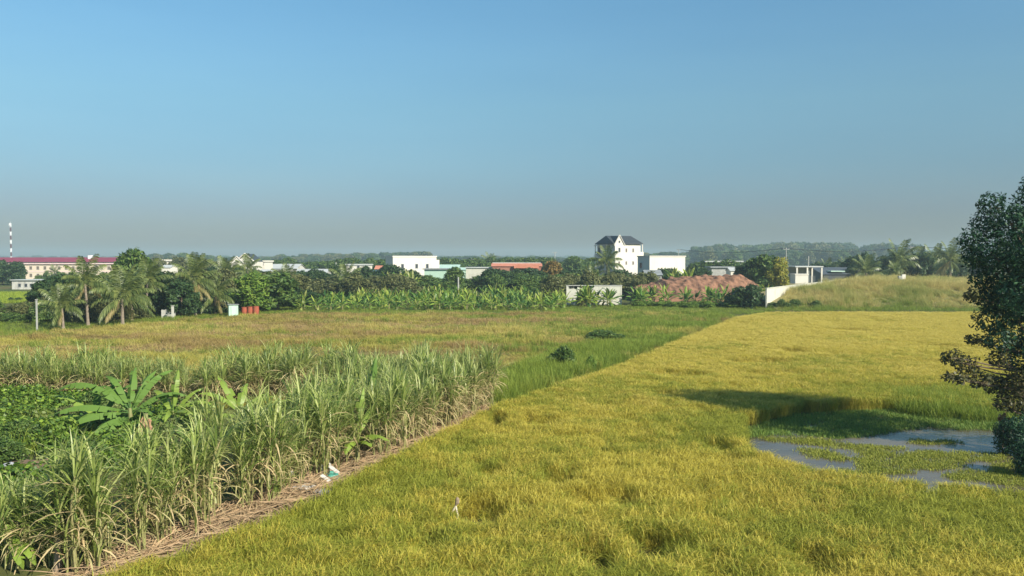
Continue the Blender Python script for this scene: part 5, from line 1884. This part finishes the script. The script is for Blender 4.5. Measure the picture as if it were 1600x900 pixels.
# straw heap and grey sheet far left
p = at(40, 745)
rd = random.Random(15)
t = thing('straw_heap', 'heap of orange-brown straw in the clearing at the left edge', 'straw heap', (p.x, p.y, 0))
b = MB()
for i in range(110):
    a0 = rd.uniform(0, 6.28)
    r_ = 0.95 * math.sqrt(rd.random())
    b.strip((math.cos(a0) * r_, math.sin(a0) * r_ * 0.7, 0.02 + 0.42 * (1 - r_) + rd.uniform(0, 0.06)), rd.uniform(0, 6.28), rd.uniform(-0.3, 0.2), rd.uniform(0.3, 0.7), 0.035, 0.4, 3, rd.uniform(-1, 1))
b.build('straw', m_straw, t, kind='stuff')
crumple('earth_mound', 'small brown mound under the straw heap', 'mound', 40, 745, (0.8, 0.55, 0.35), m_soil, 8)
crumple('plastic_sheet', 'crumpled blue-grey plastic sheet left of the straw heap', 'sheet', 8, 746, (0.6, 0.35, 0.3), m_greyplastic, 6)
crumple('plastic_bag', 'small pale bag in the weeds right of the straw heap', 'bag', 112, 752, (0.14, 0.12, 0.22), m_plastic, 7)
# stick and stump
p = at(90, 893)
b = MB()
b.tube([(0, 0, 0), (0.03, 0.02, 0.5), (0.02, 0.05, 0.75)], [0.09, 0.08, 0.06], 8)
tag(b.build('wooden_stake', m_wood, loc=p), 'weathered wooden stake at the lower left corner', 'stake')
# broken pale stalk in the rice
p = at(712, 815, 0.2)
t = thing('broken_stalk', 'pale bent stalk with a dark tip beside a gap in the rice', 'stalk', (p.x, p.y, 0))
b = MB()
b.tube([(0.02, 0, 0), (0.05, 0, 0.35), (0.0, 0, 0.62)], [0.035, 0.03, 0.028], 6)
b.tube([(0.0, 0, 0.6), (-0.1, 0.0, 0.42), (-0.14, 0, 0.3)], [0.028, 0.026, 0.02], 6)
b.build('stem', m_palestalk, t)
b = MB()
b.tube([(0.0, 0, 0.62), (0.04, 0.0, 0.70), (0.05, 0, 0.79), (0.04, 0, 0.84)], [0.025, 0.055, 0.055, 0.02], 7)
b.build('dark_tip', m_wood, t)


# ================================================================== ROADSIDE TREE, right foreground
TY = 27.5
tb = Vector((xat(1606, TY), TY, 0))
t = thing('roadside_tree', 'large dark green tree at the right edge by the pond', 'tree', tb)
rs = np.random.RandomState(71)
rd = random.Random(71)


def local(px, py, dy=0.0):
    Yq = TY + dy
    return (xat(px, Yq, py) - tb.x, dy, zat(py, Yq))


UP = [  # clumps of the crown: picture place, depth offset, radius
    (1550, 318, 0.0, 0.52), (1540, 352, 0.2, 0.6), (1575, 345, -0.3, 0.7), (1518, 375, 0.0, 0.5), (1545, 392, -0.3, 0.8), (1590, 385, 0.4, 0.9), (1522, 402, 0.3, 0.5), (1560, 430, 0.0, 0.8), (1595, 440, -0.5, 0.9),
    (1545, 462, 0.4, 0.62), (1580, 480, 0.0, 0.8), (1548, 500, 0.0, 0.6), (1590, 520, 0.3, 0.8), (1560, 530, -0.2, 0.55), (1610, 330, 0.0, 0.8), (1640, 360, 0.6, 1.2), (1660, 420, -0.6, 1.4), (1690, 370, 0.2, 1.2), (1650, 480, 0.5, 1.3), (1710, 450, 0.8, 1.4),
    (1640, 540, -0.4, 1.1), (1700, 530, 0.6, 1.2), (1620, 300, 0.2, 0.7), (1670, 320, 0.3, 1.0), (1600, 400, 1.6, 1.1), (1640, 430, 1.8, 1.3), (1590, 470, 1.5, 1.0), (1625, 390, -1.5, 1.0), (1600, 460, -1.4, 0.9), (1530, 435, 0.0, 0.4), (1605, 560, 0.2, 0.9)]
blobs = [(*local(px, py, dy), r, 0.85) for (px, py, dy, r) in UP]
C, U, V = leaf_cloud(rs, blobs, 1500, 0.082, 0.5, 0.3, 0.32)
o = obj('crown', quads_mesh('crown', C, U, V, m_bigleaf), t)
LOW = [(1490, 558, -0.3, 0.38), (1510, 570, 0.0, 0.42), (1498, 590, -0.2, 0.3), (1530, 592, 0.0, 0.45), (1555, 600, 0.2, 0.5), (1580, 600, 0.0, 0.55), (1520, 530, 0.2, 0.26), (1540, 534, 0.2, 0.28), (1560, 560, 0.0, 0.4), (1516, 462, 0.0, 0.26), (1596, 630, 0.2, 0.6), (1570, 630, 0, 0.4),
       (1620, 620, 0.3, 0.7), (1478, 562, -0.3, 0.2), (1482, 590, -0.2, 0.22), (1600, 590, -0.5, 0.5)]
blobs2 = [(*local(px, py, dy), r, 0.8) for (px, py, dy, r) in LOW]
C, U, V = leaf_cloud(rs, blobs2, 1500, 0.07, 0.6, 0.2, 0.5)
o = obj('low_branch_leaves', quads_mesh('low_branch_leaves', C, U, V, m_bigolive), t)
o['label'] = 'olive-brown leaves on low side branches'
b = MB()
b.tube([(0.1, 0, 0), (0.15, 0, 1.2), (0.3, 0.1, 3.2), (0.5, 0.1, 5.5), (0.6, 0.1, 7.6), (0.5, 0.1, 9)], [0.24, 0.19, 0.16, 0.12, 0.07, 0.03], 9)
for i, (bl) in enumerate(blobs[::2]):
    z0 = max(1.2, bl[2] - 1.6)
    k = min(1, z0 / 9)
    b.tube([(0.1 + 0.5 * k, 0.1 * k, z0), (bl[0] * 0.55 + 0.2, bl[1] * 0.55, (z0 + bl[2]) / 2), (bl[0], bl[1], bl[2])], [0.06, 0.04, 0.015], 5, cap=False)
for bl in blobs2:
    z0 = max(0.9, bl[2] - 0.5)
    b.tube([(0.2, 0.0, z0), (bl[0] * 0.5, bl[1] * 0.5, z0 + 0.2), (bl[0], bl[1], bl[2])], [0.05, 0.03, 0.012], 5, cap=False)
b.build('trunk', m_bark, t)
# undergrowth at its foot
p = at(1582, 712)
place_tree('bush_road', 1586, 652, p.y, 'dark leafy undergrowth at the foot of the roadside tree', width=64, name='bush', cat='bush')
place_tree('bush_road', 1612, 690, at(1610, 745).y, 'low dark bush on the pond bank at the right edge', width=60, name='bush', cat='bush')
place_tree('bush_road', 1640, 640, p.y + 1.0, 'dark bush just beyond the right edge behind the undergrowth', width=90, name='bush', cat='bush')
p = at(1566, 700)
t = thing('dry_seedling', 'dry pinkish-brown leaf cluster above the dark undergrowth by the pond', 'plant', (p.x, p.y, 0))
b = MB()
b.tube([(0, 0, 0), (0.02, 0, 0.5), (0.0, 0, 1.05)], [0.03, 0.025, 0.015], 6)
b.build('stem', m_wood, t)
C, U, V = leaf_cloud(np.random.RandomState(5), [(0, 0, 1.12, 0.17, 1.1), (0.02, 0, 0.9, 0.14, 0.7)], 4000, 0.06, 0.4, 0.4, 0.5)
obj('dry_leaves', quads_mesh('dry_leaves', C, U, V, m_bananadry), t)

# ================================================================== HAZE
b = MB()
b.box(-2360, 2360, -120, 2360, -1.0, 36.0)
m, nt, out = base_mat('pale_haze')
pv = nt.nodes.new('ShaderNodeVolumePrincipled')
pv.inputs['Color'].default_value = (0.56, 0.74, 0.84, 1)
pv.inputs['Density'].default_value = 0.00045
pv.inputs['Anisotropy'].default_value = 0.1
nt.links.new(pv.outputs[0], out.inputs['Volume'])
b.build('haze', m, kind='stuff')
